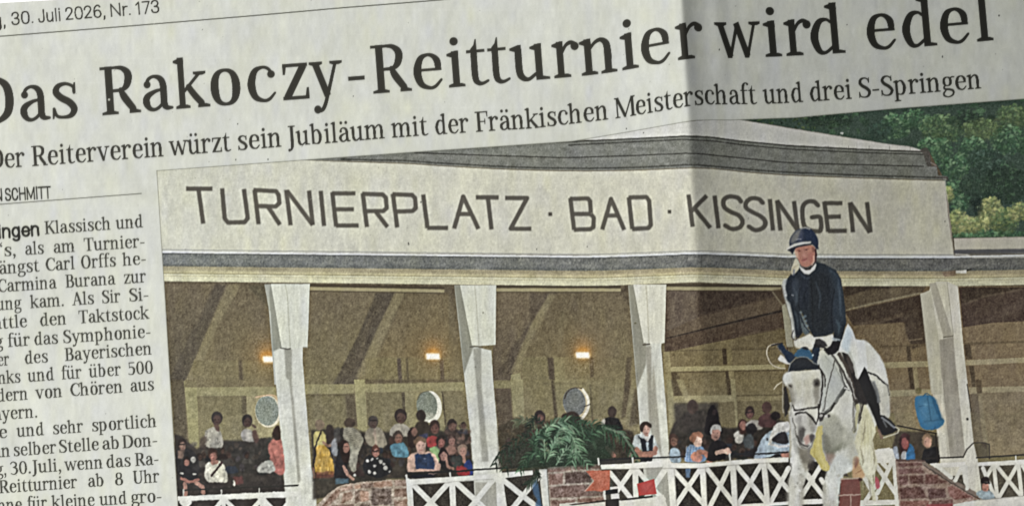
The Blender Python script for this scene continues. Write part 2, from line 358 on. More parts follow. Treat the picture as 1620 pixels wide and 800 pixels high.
# third bay
zc = Z(690, 400, 3.636)
fill(zc((345, 225), (640, 225), (560, 400), (420, 740), (318, 740)), grad((112, 98, 72), (100, 88, 68), (800, 470), (800, 590)))
fill(zc((535, 228), (660, 228), (560, 410), (420, 690), (330, 720), (440, 540), (540, 390)), (86, 75, 60), .75, 2)
fill(ln(zc((545, 380), (510, 440), (460, 500)), 2), (128, 116, 86), .5, 1)
fill(zc((650, 235), (690, 240), (560, 520), (470, 690), (425, 690), (540, 420)), (134, 123, 87), .8, 1.2)
fill(zc((690, 235), (920, 228), (909, 590), (500, 600), (600, 400)), grad((104, 91, 64), (116, 103, 70), (880, 460), (920, 560)), .85, 2)
fill(zc((720, 330), (745, 330), (715, 590), (690, 590)), (120, 110, 78), .6, 3)
fill(zc((430, 700), (485, 690), (490, 800), (440, 800)), (150, 143, 98))
fill(zc((500, 600), (909, 595), (909, 800), (490, 800)), (128, 118, 78), .7, 1)
fill(zc((320, 740), (430, 740), (430, 775), (325, 775)), (138, 130, 88))
fill(zc((640, 600), (676, 600), (690, 810), (655, 810)), (76, 64, 50), .85, 1)
fill(zc((676, 600), (740, 600), (745, 810), (690, 810)), (140, 131, 88), .8, 1)
zd = Z(720, 600, 4)
fill(zd((245, 55), (350, 55), (370, 330), (275, 330)), (92, 78, 60), .9, 1)
fill(zd((245, 5), (350, 5), (350, 55), (245, 55)), (134, 125, 82), .8)
fill(zd((350, 0), (430, 0), (440, 230), (372, 250)), (150, 142, 94))
fill(zd((430, 0), (625, 0), (640, 260), (440, 240)), (130, 119, 76), .8)
fill(zd((606, 0), (632, 0), (655, 260), (630, 260)), (76, 64, 46), .85, 1)
fill(zd((632, 0), (800, 0), (800, 250), (655, 250)), (140, 131, 88), .9)
ze = Z(860, 600, 4)
fill(ze((60, 0), (300, 0), (310, 260), (90, 250)), (138, 129, 86), .7, 1)
fill(ze((0, 20), (270, 20), (270, 34), (0, 34)), (112, 102, 68), .6, 1)
fill(ze((290, 30), (300, 30), (318, 270), (305, 270)), (94, 84, 58), .7, .7)
fill(ze((300, 0), (520, 0), (500, 270), (320, 270)), (128, 118, 78), .7, 1)
fill(ze((515, 0), (560, 0), (520, 230), (490, 250)), (86, 72, 50), .75, 1.2)
fill(ze((560, 0), (590, 0), (600, 290), (520, 290), (530, 160)), (134, 124, 84), .8, 1)
fill(ze((575, 60), (592, 60), (612, 280), (540, 295)), (86, 74, 54), .7, 1.2)
zf = Z(920, 400, 3.636)
fill(zf((0, 215), (275, 215), (300, 600), (0, 600)), grad((112, 99, 72), (120, 108, 76), (960, 470), (960, 560)), .9)
fill(zf((195, 205), (270, 190), (275, 310), (240, 260)), (82, 72, 54), .7, 2)
fill(zf((260, 600), (290, 600), (270, 800), (245, 800)), (80, 68, 50), .7, 1.2)
fill(zf((45, 600), (70, 600), (72, 715), (50, 715)), (84, 72, 52), .7, .8)
# fourth bay (behind the rider), dark rafters above an ochre wall
CUR[2] = RT
zg = Z(1030, 400, 3.636)
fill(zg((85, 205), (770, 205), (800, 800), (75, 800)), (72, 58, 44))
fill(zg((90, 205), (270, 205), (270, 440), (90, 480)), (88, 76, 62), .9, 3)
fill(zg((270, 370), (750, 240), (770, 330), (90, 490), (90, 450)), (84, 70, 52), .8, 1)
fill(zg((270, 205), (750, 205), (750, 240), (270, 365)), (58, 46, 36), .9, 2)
fill(ln(zg((90, 490), (420, 410), (750, 333)), [1.5, 3, 3.4]), (38, 30, 25), .9, .5)
fill(zg((90, 498), (770, 345), (770, 440), (280, 530), (80, 570)), (72, 57, 42), .9, .7)
fill(zg((80, 572), (280, 530), (770, 435), (800, 800), (75, 800)), (106, 93, 60))
fill(zg((500, 480), (760, 430), (770, 500), (640, 560), (450, 560)), (92, 79, 50), .7, 2)
fill(zg((70, 570), (105, 565), (130, 810), (75, 810)), (126, 115, 76))
fill(zg((105, 560), (760, 545), (760, 552), (105, 567)), (82, 70, 45), .8)
fill(zg((408, 550), (432, 550), (438, 640), (414, 640)), (58, 46, 30), .9, .6)
fill(zg((436, 550), (462, 550), (468, 640), (440, 640)), (122, 110, 70), .7, .6)
fill(zg((110, 655), (770, 640), (770, 668), (112, 682)), (140, 130, 88))
fill(zg((112, 682), (770, 668), (770, 678), (112, 692)), (72, 60, 38), .6, .6)
fill(zg((428, 680), (446, 680), (456, 810), (436, 810)), (56, 44, 28), .85, .6)
fill(zg((446, 680), (475, 680), (490, 810), (460, 810)), (128, 116, 76), .8, .6)
fill(zg((115, 690), (150, 690), (200, 810), (130, 810)), (70, 58, 38), .8, 1)
zh = Z(1040, 600, 4)
fill(zh((60, 0), (110, 0), (125, 340), (75, 340)), (128, 120, 82))
fill(zh((100, 0), (800, 0), (800, 150), (105, 150)), (112, 99, 62), .8)
fill(zh((85, 0), (120, 0), (160, 110), (105, 110)), (64, 52, 36), .7, 1)
fill(zh((120, 0), (165, 0), (200, 110), (165, 110)), (134, 124, 84), .7, .7)
fill(zh((430, 0), (462, 0), (480, 110), (450, 110)), (64, 52, 32), .7, 1)
fill(zh((105, 105), (500, 98), (500, 142), (105, 148)), (136, 126, 84))
fill(zh((462, 0), (492, 0), (512, 310), (480, 310)), (132, 122, 80))
fill(zh((500, 98), (800, 92), (800, 100), (500, 108)), (84, 72, 44), .8)
fill(zh((500, 112), (800, 106), (800, 130), (500, 140)), (124, 112, 72), .8)
fill(zh((390, 145), (485, 140), (500, 330), (390, 330)), (104, 92, 58), .9)
fill(zh((505, 138), (800, 130), (800, 330), (510, 330)), (100, 88, 56), .9)
# bays right of the rider
zi = Z(1330, 360, 3.076)
fill(zi((-20, 275), (440, 275), (450, 900), (-20, 900)), grad((104, 88, 62), (116, 99, 70), (1400, 520), (1400, 680)))
fill(zi((-20, 280), (430, 270), (390, 320), (30, 400), (-20, 410)), (82, 70, 52))
fill(zi((30, 275), (430, 272), (430, 280), (150, 300), (20, 335), (0, 330)), (54, 44, 34), .9, 1)
fill(zi((232, 285), (300, 280), (300, 325), (236, 345)), (104, 92, 70), .5, 2)
fill(ln(zi((30, 400), (150, 370), (390, 318)), [2, 3, 3]), (128, 118, 92), .8, .5)
fill(zi((20, 408), (395, 325), (415, 470), (310, 460), (60, 475)), (58, 46, 36), .95, .8)
fill(zi((60, 470), (200, 440), (330, 405), (400, 395), (400, 410), (300, 430), (180, 470)), (88, 74, 56), .7, 1)
fill(zi((300, 410), (405, 395), (425, 560), (350, 590), (320, 520)), (62, 50, 38), .9, 1.5)
fill(ln(zi((335, 548), (395, 540)), 2), (120, 104, 78), .7)
fill(zi((190, 575), (430, 562), (430, 572), (190, 585)), (84, 70, 48), .8, .6)
fill(zi((318, 575), (338, 575), (345, 650), (325, 650)), (66, 54, 38), .9, .6)
fill(zi((200, 655), (430, 648), (432, 676), (205, 684)), (138, 127, 92))
fill(zi((325, 680), (350, 680), (362, 785), (340, 785)), (64, 52, 36), .9, .6)
fill(zi((350, 680), (372, 680), (382, 790), (362, 790)), (134, 122, 86), .7, .6)
zj = Z(1380, 600, 4)
fill(zj((100, 70), (375, 60), (378, 100), (105, 110)), (136, 126, 92))
fill(zj((105, 108), (290, 104), (300, 330), (160, 300)), (122, 108, 78), .8)
fill(zj((264, 0), (290, 0), (296, 70), (270, 70)), (130, 118, 84), .8)
fill(el(1453, 618, 5, 5), (92, 84, 50), .8, 1)
fill(zi((570, 285), (920, 285), (920, 900), (620, 900)), (116, 99, 73))
fill(zi((575, 290), (900, 290), (900, 455), (740, 462), (595, 485)), (70, 56, 46))
fill(zi((590, 290), (900, 290), (830, 310), (590, 370)), (58, 47, 36), .9, 1)
fill(ln(zi((590, 375), (700, 335), (880, 300)), 3), (96, 82, 66), .7, 1)
fill(zi((640, 470), (780, 400), (910, 330), (910, 380), (800, 430)), (84, 70, 58), .6, 2)
fill(zi((596, 560), (910, 548), (910, 558), (600, 572)), (92, 78, 56), .8, .6)
fill(zi((600, 568), (630, 568), (640, 640), (610, 640)), (74, 62, 46), .9, .7)
fill(zi((605, 645), (910, 630), (910, 655), (608, 670)), (146, 134, 102))
fill(zi((625, 672), (650, 672), (658, 775), (640, 775)), (72, 60, 44), .9, .6)
fill(zj((610, 50), (960, 42), (960, 76), (615, 92)), (142, 130, 98))
fill(zj((690, 0), (655, 0), (690, 420), (725, 440)), (80, 66, 48), .85, .7)
fill(zj((615, 92), (665, 88), (700, 400), (640, 400)), (104, 92, 72), .8)
fill(zj((690, 84), (960, 76), (960, 480), (740, 480)), grad((116, 102, 76), (126, 110, 80), (1580, 620), (1580, 720)), .9)
fill(zj((665, 88), (692, 86), (730, 400), (700, 400)), (140, 128, 96), .7, .7)
CUR[2] = 1.0
# shade below the gallery railings
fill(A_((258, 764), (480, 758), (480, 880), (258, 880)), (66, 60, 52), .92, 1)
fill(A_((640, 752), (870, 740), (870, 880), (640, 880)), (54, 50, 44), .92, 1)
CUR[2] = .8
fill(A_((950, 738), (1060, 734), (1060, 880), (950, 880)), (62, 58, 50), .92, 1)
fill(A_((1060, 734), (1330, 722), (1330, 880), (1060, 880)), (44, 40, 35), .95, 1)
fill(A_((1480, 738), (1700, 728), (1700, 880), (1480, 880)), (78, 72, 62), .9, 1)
CUR[2] = 1.0
grainy(PH, 9, 1.5, 1.5, 11, (1, .97, .75)); grainy(PH, 5, 5, 5, 12, (1, 1, .8))

# ---- wooded hillside
FO = PT('wooded_hill', 'dark green trees behind the roof', .58)
hill = A_((1178, 150), (1700, 130), (1700, 374), (1507, 376), (1500, 320), (1490, 276), (1470, 240), (1400, 228), (1325, 215), (1240, 200.5), (1174, 190))
hm = mask(hill)*PM; CUR[1] = hm
fill(hill, (50, 66, 55))
rg = np.random.default_rng(5)
def leaves(n, box, pal, r0, r1, a=.8):
    for i in range(n):
        x = rg.uniform(box[0], box[2]); y = rg.uniform(box[1], box[3]); c = np.array(pal[rg.integers(len(pal))], float)*rg.uniform(.8, 1.2)
        r = rg.uniform(r0, r1); k = rg.integers(5, 8); t = np.sort(rg.uniform(0, 2*pi, k)); rr = r*rg.uniform(.6, 1.3, k)
        fill(np.stack([x+rr*np.cos(t), y+rr*.8*np.sin(t)], 1), c, a, 0 if r < 2.2 else .5)
DG = [(38, 55, 42), (46, 68, 50), (56, 80, 58), (42, 60, 46), (64, 90, 64)]
MG_ = [(58, 90, 62), (74, 108, 72), (88, 120, 84), (52, 82, 58), (104, 132, 96)]
YG = [(132, 140, 86), (150, 154, 94), (118, 130, 78), (164, 164, 108), (100, 118, 74)]
leaves(380, (1170, 150, 1640, 378), DG, 3, 9)
leaves(60, (1180, 186, 1290, 215), [(46, 62, 38), (58, 74, 44), (30, 42, 30), (74, 86, 54)], 1.5, 4)
def clump(cx, cy, rx, ry, pal, n, r0=1.4, r1=5):
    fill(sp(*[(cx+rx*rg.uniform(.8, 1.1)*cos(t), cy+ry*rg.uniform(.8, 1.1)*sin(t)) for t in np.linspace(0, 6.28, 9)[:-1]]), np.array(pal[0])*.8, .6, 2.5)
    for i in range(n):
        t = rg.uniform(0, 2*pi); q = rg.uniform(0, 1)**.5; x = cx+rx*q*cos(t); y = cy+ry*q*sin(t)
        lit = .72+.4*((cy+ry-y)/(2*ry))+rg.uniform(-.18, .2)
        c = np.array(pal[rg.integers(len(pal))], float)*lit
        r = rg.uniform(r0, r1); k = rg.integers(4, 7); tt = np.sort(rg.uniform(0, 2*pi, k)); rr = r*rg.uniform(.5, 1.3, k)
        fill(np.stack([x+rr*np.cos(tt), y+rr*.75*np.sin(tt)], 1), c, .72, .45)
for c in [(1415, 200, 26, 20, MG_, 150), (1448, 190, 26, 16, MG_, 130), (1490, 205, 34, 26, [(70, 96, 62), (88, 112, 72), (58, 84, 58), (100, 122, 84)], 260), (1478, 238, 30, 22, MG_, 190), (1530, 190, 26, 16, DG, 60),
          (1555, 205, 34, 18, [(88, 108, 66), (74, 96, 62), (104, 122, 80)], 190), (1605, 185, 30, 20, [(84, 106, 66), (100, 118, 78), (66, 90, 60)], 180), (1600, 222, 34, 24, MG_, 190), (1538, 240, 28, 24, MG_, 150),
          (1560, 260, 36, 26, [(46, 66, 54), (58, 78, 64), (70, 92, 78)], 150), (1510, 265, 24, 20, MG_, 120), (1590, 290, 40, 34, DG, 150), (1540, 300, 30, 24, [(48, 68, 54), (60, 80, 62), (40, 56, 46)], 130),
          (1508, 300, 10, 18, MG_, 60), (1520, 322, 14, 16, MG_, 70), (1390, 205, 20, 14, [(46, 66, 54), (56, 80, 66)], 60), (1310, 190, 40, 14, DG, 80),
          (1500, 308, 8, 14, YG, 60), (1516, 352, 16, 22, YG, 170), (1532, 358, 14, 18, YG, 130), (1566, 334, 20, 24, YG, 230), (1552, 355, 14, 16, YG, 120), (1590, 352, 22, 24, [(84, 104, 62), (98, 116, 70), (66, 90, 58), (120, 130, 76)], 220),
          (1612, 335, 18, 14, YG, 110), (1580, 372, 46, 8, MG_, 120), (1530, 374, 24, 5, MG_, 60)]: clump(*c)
fill(A_((1545, 345), (1535, 318), (1550, 310), (1556, 330)), (24, 34, 30), .7, 2)
for x, y in ((1331, 210.5), (1332.5, 211)): fill(el(x, y, 2.2, 1.8), (150, 156, 150), .9)
leaves(140, (1440, 240, 1640, 330), [(120, 144, 124), (104, 130, 108)], .6, 1.3, .7)
CUR[1] = PM
grainy(hill, 9, 1.3, 1.3, 14)

# ---- pavilion roof
RF = PT('pavilion_roof', 'pale roof slope above stepped grey cornice bands')
top = [(904, 222), (960, 220.5), (1010, 218.6), (1080, 214.5), (1100, 214.3), (1125, 216), (1170, 222), (1210, 226.5), (1250, 229.5), (1310, 233), (1370, 235.5), (1462, 239)]
bot = [(478, 253.5), (560, 255), (640, 257.5), (700, 261.5), (780, 266), (850, 268.6), (924, 269.8), (1010, 268.5), (1095, 264.6), (1130, 266), (1185, 271.8), (1239, 275.8), (1300, 278.5), (1360, 280.6), (1420, 282.6), (1497, 284.5)]
fill(A_((895, 224), (960, 214), (1080, 193), (1125, 189), (1174, 190), (1240, 201), (1325, 215), (1400, 227), (1440, 231.5), (1462, 239), *top[::-1]), grad((206, 207, 199), (212, 211, 202), (900, 220), (1400, 230)))
fill(ln([(1174, 190), (1240, 201), (1325, 215), (1400, 227), (1445, 233)], 1.3), (150, 150, 140), .6)
band = np.array([(478, 253), (560, 247), (655, 240.3), (780, 232), (904, 222)]+top[1:-1]+[(1470, 240), (1473, 262), (1482, 263), (1484, 277), (1497, 279)]+bot[::-1])
fill(band, grad((118, 120, 112), (124, 126, 116), (600, 250), (1400, 250)))
fill(A_((560, 249), (655, 240.5), (780, 244.5), (900, 249), (900, 228), (780, 234), (655, 242)), (124, 127, 119), .7, 1)
fill(ln([(656, 241.5), (780, 246), (896, 249.4), (1000, 246.2), (1085, 242.4), (1105, 243), (1170, 249.6), (1239, 256.6), (1300, 259), (1461, 263)], 1.9), (58, 58, 52), .95, .4)
fill(ln([(880, 225), (960, 221.4), (1080, 215.6), (1125, 217.2), (1170, 223), (1250, 230.5), (1370, 236.5), (1462, 240)], 2.2), (60, 60, 54), .9, .4)
fill(ln([(900, 229.5), (960, 226.5), (1080, 220.4), (1125, 222.5), (1170, 228.5), (1250, 236), (1370, 241.5), (1460, 244)], 2.0), (62, 62, 56), .9, .4)
fill(ln([(540, 252), (640, 253.8), (700, 258), (780, 262.6), (850, 265.2), (924, 266.3), (1010, 264.6), (1085, 260.6), (1105, 260.8), (1185, 268), (1239, 272), (1360, 277), (1493, 281)], 2.4), (64, 64, 56), .85, .5)
fill(ln(bot, 1.8), (140, 138, 122), .7, .6)
for x in np.linspace(1180, 1440, 9): fill(ln([(x, 231), (x, 237)], 1), (80, 78, 70), .4)
fill(A_((1455, 236), (1466, 233), (1471, 240), (1474, 262), (1466, 262), (1461, 244)), (84, 80, 72), .85, .6)
fill(ln([(1473, 257), (1481, 262)], 2), (160, 150, 140), .7); fill(ln([(1468, 263), (1482, 263)], 1.4), (70, 60, 54), .9)
fill(ln([(1478, 280), (1498, 281), (1499, 285)], 2), (84, 78, 70), .8)
grainy(band, 8, 1.4, 1.4, 15); grainy(band, 6, 9, 5, 16)

# ---- fascia wall
FW = PT('fascia_wall', 'cream plaster front wall carrying the lettering')
fw = A_((248, 270), (478, 253.5), *[(x, y+1.5) for x, y in bot[1:-1]], (1494.5, 286), (1500, 340), (1509, 407), (1300, 408), (1245, 404), (1130, 399.5), (1095, 398.5), (960, 404), (780, 402), (256, 397))
fill(fw, grad((206, 207, 189), (208, 205, 184), (260, 300), (1400, 340)))
fill(ln([(1495, 286), (1509, 404)], 1.5), (225, 222, 205), .7, .5)
fill(A_((1509, 377), (1700, 372), (1700, 400), (1511, 400)), grad((206, 201, 182), (200, 196, 176), (1510, 380), (1620, 380)))
fill(ln([(1505, 376.6), (1700, 373)], 1.3), (110, 110, 96), .7)
grainy(fw, 3.5, 10, 22, 17, (1, 1, .8)); grainy(fw, 2.5, 3, 5, 18, (1, 1, .8)); grainy(fw, 1.5, 1.4, 1.4, 19)
LT = PT('wall_lettering', 'dark capital letters reading TURNIERPLATZ BAD KISSINGEN')
z5, z6, z7 = Z(240, 240, 2.857), Z(700, 220, 2.857), Z(1080, 150, 2.857)
W_ = 6.9
strokes = [(z5, p) for p in [((155, 167), (275, 167)), ((211, 167), (233, 325)), ((318, 165), (330, 302), (345, 320), (420, 318), (434, 300), (417, 168)), ((465, 172), (483, 327)), ((460, 173), (562, 178), (574, 196), (577, 232), (560, 247), (476, 245)), ((525, 247), (580, 330)),
    ((608, 172), (628, 332)), ((612, 176), (728, 331)), ((728, 331), (711, 175)), ((764, 176), (779, 335)), ((816, 183), (834, 338)), ((815, 188), (921, 188)), ((825, 260), (914, 260)), ((833, 333), (936, 333)), ((954, 187), (973, 340)), ((952, 190), (1044, 193), (1058, 206), (1062, 254), (1046, 268), (963, 268)), ((1012, 270), (1066, 340)),
    ((1090, 190), (1110, 342)), ((1088, 192), (1176, 195), (1190, 208), (1194, 254), (1178, 268), (1100, 270)), ((1227, 193), (1247, 345)), ((1246, 344), (1340, 344)), ((1367, 347), (1408, 202), (1477, 349)), ((1388, 281), (1442, 281))]] + [
    (z6, p) for p in [((151, 263), (254, 263)), ((205, 263), (222, 408)), ((283, 266), (383, 266), (308, 405), (402, 405)), ((578, 266), (595, 410)), ((576, 270), (658, 268), (667, 280), (671, 334)), ((586, 338), (672, 338)), ((670, 338), (684, 355), (682, 398), (668, 407), (594, 409)),
    ((722, 409), (762, 270), (822, 410)), ((741, 345), (796, 345)), ((842, 262), (858, 406)), ((841, 264), (922, 262), (934, 278), (942, 388), (930, 402), (857, 406)), ((1112, 250), (1131, 396)), ((1195, 255), (1120, 330)), ((1138, 312), (1211, 401)), ((1230, 255), (1248, 403))]] + [
    (z7, p) for p in [((394, 470), (408, 613)), ((427, 476), (442, 613)), ((427, 478), (520, 612)), ((520, 612), (503, 480)), ((640, 482), (658, 619)), ((640, 489), (722, 489)), ((650, 551), (715, 550)), ((657, 615), (742, 614)), ((756, 486), (770, 621)), ((758, 488), (846, 622)), ((849, 621), (833, 484))]]
for z, p in strokes: fill(ln(z(*p), W_, cap=False), (88, 84, 74), .95, .7)
for z, p in [(z6, ((1350, 282), (1332, 264), (1293, 260), (1270, 278), (1275, 308), (1302, 328), (1340, 346), (1356, 372), (1345, 397), (1310, 406), (1277, 390))), (z6, ((1448, 288), (1430, 271), (1396, 268), (1372, 288), (1378, 316), (1440, 350), (1460, 376), (1448, 401), (1415, 411), (1384, 395))),
             (z7, ((612, 500), (592, 482), (558, 486), (541, 515), (546, 580), (562, 606), (600, 616), (624, 610), (621, 554), (584, 553)))]: fill(ln(z(*p), W_, True), (88, 84, 74), .95, .7)
fill(z6((479, 330), (496, 330), (496, 347), (479, 347)), (82, 78, 68), .95, .6); fill(z6((1018, 320), (1034, 320), (1034, 336), (1018, 336)), (82, 78, 68), .95, .6)

# ---- eaves: white ledge, grey gutter band, tan soffit and cream beam
EV = PT('eaves_beam', 'grey gutter band above a cream beam')
L1 = A_((250, 397), (500, 399.8), (780, 403), (924, 404.6), (960, 404), (1040, 401.2), (1090, 399), (1110, 399), (1180, 401.5), (1245, 404.4), (1360, 405), (1510, 405), (1700, 401))
def below(d, d2): return np.concatenate([L1+np.array((0, d)), (L1+np.array((0, d2)))[::-1]])
fill(below(3, 24), grad((116, 120, 116), (112, 112, 106), (300, 410), (1400, 410)))
fill(below(20, 26), (98, 100, 92), .6, 1)
fill(below(24, 36), grad((176, 170, 134), (180, 166, 128), (300, 430), (1300, 430)))
fill(below(24, 29), (138, 130, 104), .5, 1)
fill(below(35, 47.5), grad((208, 206, 172), (206, 202, 168), (300, 440), (1300, 440)))
fill(ln(L1+A_((0, 35)), 1.3), (150, 142, 100), .8); fill(ln(L1+A_((0, 32.5)), 1.6), (208, 202, 156), .7); fill(ln(L1+A_((0, 39)), 1), (172, 164, 120), .7)
fill(ln(L1+A_((0, 1.3)), 3.2), (214, 217, 216)); fill(ln(L1+A_((0, -2.3)), 1.2), (128, 132, 136), .8); fill(ln(L1+A_((0, 3.8)), 1.4), (70, 74, 74), .85, .4)
fill(ln([(1512, 398), (1620, 396.5), (1700, 395)], 6.5), (92, 92, 94), .95, .5); fill(ln([(1512, 402), (1530, 403), (1540, 407), (1700, 406)], 2), (200, 198, 188), .9)
fill(A_((1511, 428), (1529, 427), (1529, 432), (1512, 432)), (220, 217, 202)); fill(ln([(1530, 427.5), (1536, 425.5)], 2.4), (40, 38, 32), .9)
fill(A_((1490, 430), (1512, 427), (1512, 436), (1494, 438)), (128, 104, 84), .7, 1)
# inner lintel strips
for (x0, x1, y0, y1) in ((490, 703, 449.6, 453.6), (785, 982, 451.5, 452), (1054, 1236, 449.3, 450.5), (1484, 1484, 449, 449)):
    if x1 > x0:
        fill(A_((x0, y0), (x1, y1), (x1, y1+4), (x0, y0+4)), (72, 62, 46), .9); fill(A_((x0, y0+4), (x1, y1+4), (x1, y1+9), (x0, y0+9.5)), (166, 156, 116), .9, .6); fill(ln([(x0, y0+10.5), (x1, y1+10)], 1.2), (70, 60, 44), .8)
ev = below(3, 48)
grainy(ev, 9, 1.4, 1.4, 20, (1, 1, .8)); grainy(ev, 7, 14, 5, 21, (1, .97, .85))
grainy(below(3, 24), 7, 2.2, 2.2, 22)

# ---- lamps and round windows
for x, y, g, n in ((427, 568, -5, 'left'), (685, 563.5, 0, 'middle'), (922, 561.5, 0, 'right')):
    PT('lamp', 'lit white wall lamp with an orange glow, %s one' % n)
    fill(el(x+g, y-4, 38, 40), (150, 116, 66), .3, 14, own=False); fill(el(x+g, y-8, 16, 19), (178, 126, 62), .55, 6, own=False); fill(el(x+g, y-5, 11, 9), (226, 158, 70), .7, 3)
    fill(el(x, y, 13, 6), (236, 196, 120), .8, 1.5); fill(A_((x-11, y-4.5), (x+10, y-4.5), (x+11, y+4.5), (x-10, y+4.5)), (255, 250, 236), 1, 1)
grainy(A_((400, 530), (460, 530), (460, 590), (400, 590)), 10, 1.5, 1.5, 40); grainy(A_((660, 530), (710, 530), (710, 590), (660, 590)), 10, 1.5, 1.5, 41); grainy(A_((900, 530), (945, 530), (945, 590), (900, 590)), 10, 1.5, 1.5, 42)
PT('round_window', 'round grey pane with peach frame beside the leftmost post')
fill(el(424, 650.5, 20.5, 25.5, -.1), (216, 208, 176)); fill(el(422.5, 649.5, 18.5, 23.5, -.1), (132, 142, 126)); fill(ln(zl((600, 112), (660, 101), (715, 102), (735, 130)), 2.2, True), (214, 178, 134), .85)
grainy(el(422, 650, 20, 26), 13, 1.6, 1.6, 43)
PT('round_window', 'round window with broad white rim, middle one')
fill(el(680, 643, 19, 25.5, -.12), (224, 222, 200)); fill(el(675.5, 641, 16.5, 22.5, -.12), (126, 134, 116)); fill(el(677, 658, 11, 6), (182, 182, 158), .7, 1.5)
fill(ln([(660, 632), (666, 622), (678, 618)], 1.6, True), (92, 86, 60), .7)
grainy(el(678, 643, 19, 25), 13, 1.6, 1.6, 44)
PT('round_window', 'round window with cream rim above the palm, right one')
fill(el(912, 638, 21, 26, -.1), (206, 190, 146)); fill(ln([(922, 616), (930, 630), (930, 646), (922, 660), (914, 664)], 4, True), (228, 222, 198)); fill(el(908.5, 636, 18, 23, -.1), (112, 116, 112)); fill(ln([(893, 630), (898, 619), (908, 613.5), (920, 614)], 2, True), (66, 56, 42), .8)
fill(ln([(924, 643), (934, 639)], 1.8), (60, 54, 44), .8)
grainy(el(911, 638, 21, 26), 13, 1.6, 1.6, 45)
# ---- posts
def grainpost(p, s): grainy(p, 4, 1.4, 1.4, s); grainy(p, 4, 3, 22, s+1, (1, 1, .9))
PO = PT('post', 'white timber post with a tapered bracket, leftmost in the picture')
za2 = za
low = np.concatenate([za((640, 400), (668, 700)), zm((105, 0), (135, 300), (160, 670), (172, 820)), zm((365, 820), (355, 650), (330, 560), (285, 0)), za((832, 700), (832, 600))])
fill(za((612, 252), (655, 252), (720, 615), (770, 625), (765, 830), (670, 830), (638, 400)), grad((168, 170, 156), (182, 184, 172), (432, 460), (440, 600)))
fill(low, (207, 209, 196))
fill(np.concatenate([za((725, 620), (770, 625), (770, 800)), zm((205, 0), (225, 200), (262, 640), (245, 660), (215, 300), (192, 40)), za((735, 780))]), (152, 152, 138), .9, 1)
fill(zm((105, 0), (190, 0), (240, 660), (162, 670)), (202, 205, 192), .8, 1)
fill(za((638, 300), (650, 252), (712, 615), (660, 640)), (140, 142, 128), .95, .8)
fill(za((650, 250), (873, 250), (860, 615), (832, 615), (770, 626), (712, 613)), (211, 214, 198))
fill(ln(za((733, 255), (745, 330), (760, 610)), 1.6), (178, 180, 160), .8, .5)
fill(ln(za((705, 618), (745, 626), (762, 622)), 2), (86, 84, 74), .85)
fill(ln(za((835, 614), (860, 615)), 1.5), (150, 150, 136), .8)
grainpost(np.concatenate([za((650, 250), (873, 250), (840, 700)), zm((285, 0), (355, 650), (365, 820), (172, 820), (105, 0))]), 31)
PO = PT('post', 'white timber post with a tapered bracket, second from the left in the picture')
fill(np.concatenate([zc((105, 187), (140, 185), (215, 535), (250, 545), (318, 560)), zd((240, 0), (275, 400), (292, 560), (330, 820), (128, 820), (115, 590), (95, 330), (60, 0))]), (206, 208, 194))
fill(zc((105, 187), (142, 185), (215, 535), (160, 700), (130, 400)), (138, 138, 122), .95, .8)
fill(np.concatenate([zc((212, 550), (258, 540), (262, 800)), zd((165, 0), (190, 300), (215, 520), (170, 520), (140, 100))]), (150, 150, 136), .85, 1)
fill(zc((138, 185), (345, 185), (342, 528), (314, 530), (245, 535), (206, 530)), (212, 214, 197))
fill(ln(zc((222, 190), (232, 300), (246, 530)), 1.5), (178, 178, 158), .8, .5); fill(ln(zc((195, 540), (242, 537)), 2), (86, 82, 70), .85)
for q in ((270, 343), (226, 655)): fill(el(690+q[0]/3.636, 400+q[1]/3.636, 1.3), (120, 118, 104), .8)
fill(zd((125, 650), (270, 650), (275, 820), (132, 820)), (150, 148, 132), .7, 1)
grainpost(np.concatenate([zc((138, 185), (345, 185)), zd((240, 0), (330, 820), (128, 820), (60, 0))]), 33)
PO = PT('post', 'white timber post with a tapered bracket, beside the fold')
zk = Z(960, 550, 3.2)
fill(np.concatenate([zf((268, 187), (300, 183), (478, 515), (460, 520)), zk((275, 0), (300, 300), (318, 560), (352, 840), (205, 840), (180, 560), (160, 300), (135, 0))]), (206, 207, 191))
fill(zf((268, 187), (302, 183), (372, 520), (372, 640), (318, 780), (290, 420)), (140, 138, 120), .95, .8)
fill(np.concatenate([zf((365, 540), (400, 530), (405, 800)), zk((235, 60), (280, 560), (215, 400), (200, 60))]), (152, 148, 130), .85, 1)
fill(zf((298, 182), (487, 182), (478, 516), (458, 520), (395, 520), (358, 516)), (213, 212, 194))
fill(ln(zf((372, 187), (380, 330), (388, 515)), 1.5), (180, 176, 154), .8, .5); fill(ln(zf((355, 528), (392, 523)), 2.4), (80, 72, 58), .9)
fill(el(1005, 511, 2, 1.5), (100, 96, 70), .8); fill(zk((200, 600), (340, 590), (352, 840), (205, 840)), (164, 162, 146), .8, 1)
grainpost(np.concatenate([zf((298, 182), (487, 182)), zk((275, 0), (352, 840), (205, 840), (135, 0))]), 35)
PO = PT('post', 'white timber bracket half hidden by the rider', RT)
fill(zg((752, 300), (772, 290), (800, 390), (818, 540), (780, 540)), (140, 136, 114)); fill(zg((700, 215), (760, 205), (770, 300), (740, 275)), (70, 58, 42), .8, 1.5)
fill(ln(zg((700, 225), (755, 300)), 2.4), (110, 100, 78), .8)
PO = PT('post', 'broad white post with grey recess, right of the rider', RT)
fill(np.concatenate([zi((388, 322), (432, 305), (440, 272), (570, 285), (595, 560)), zj((600, 0), (640, 400), (665, 500), (690, 700), (690, 760), (640, 830), (610, 830), (590, 600), (430, 620), (430, 520), (400, 250), (370, 0))]), (184, 180, 162))
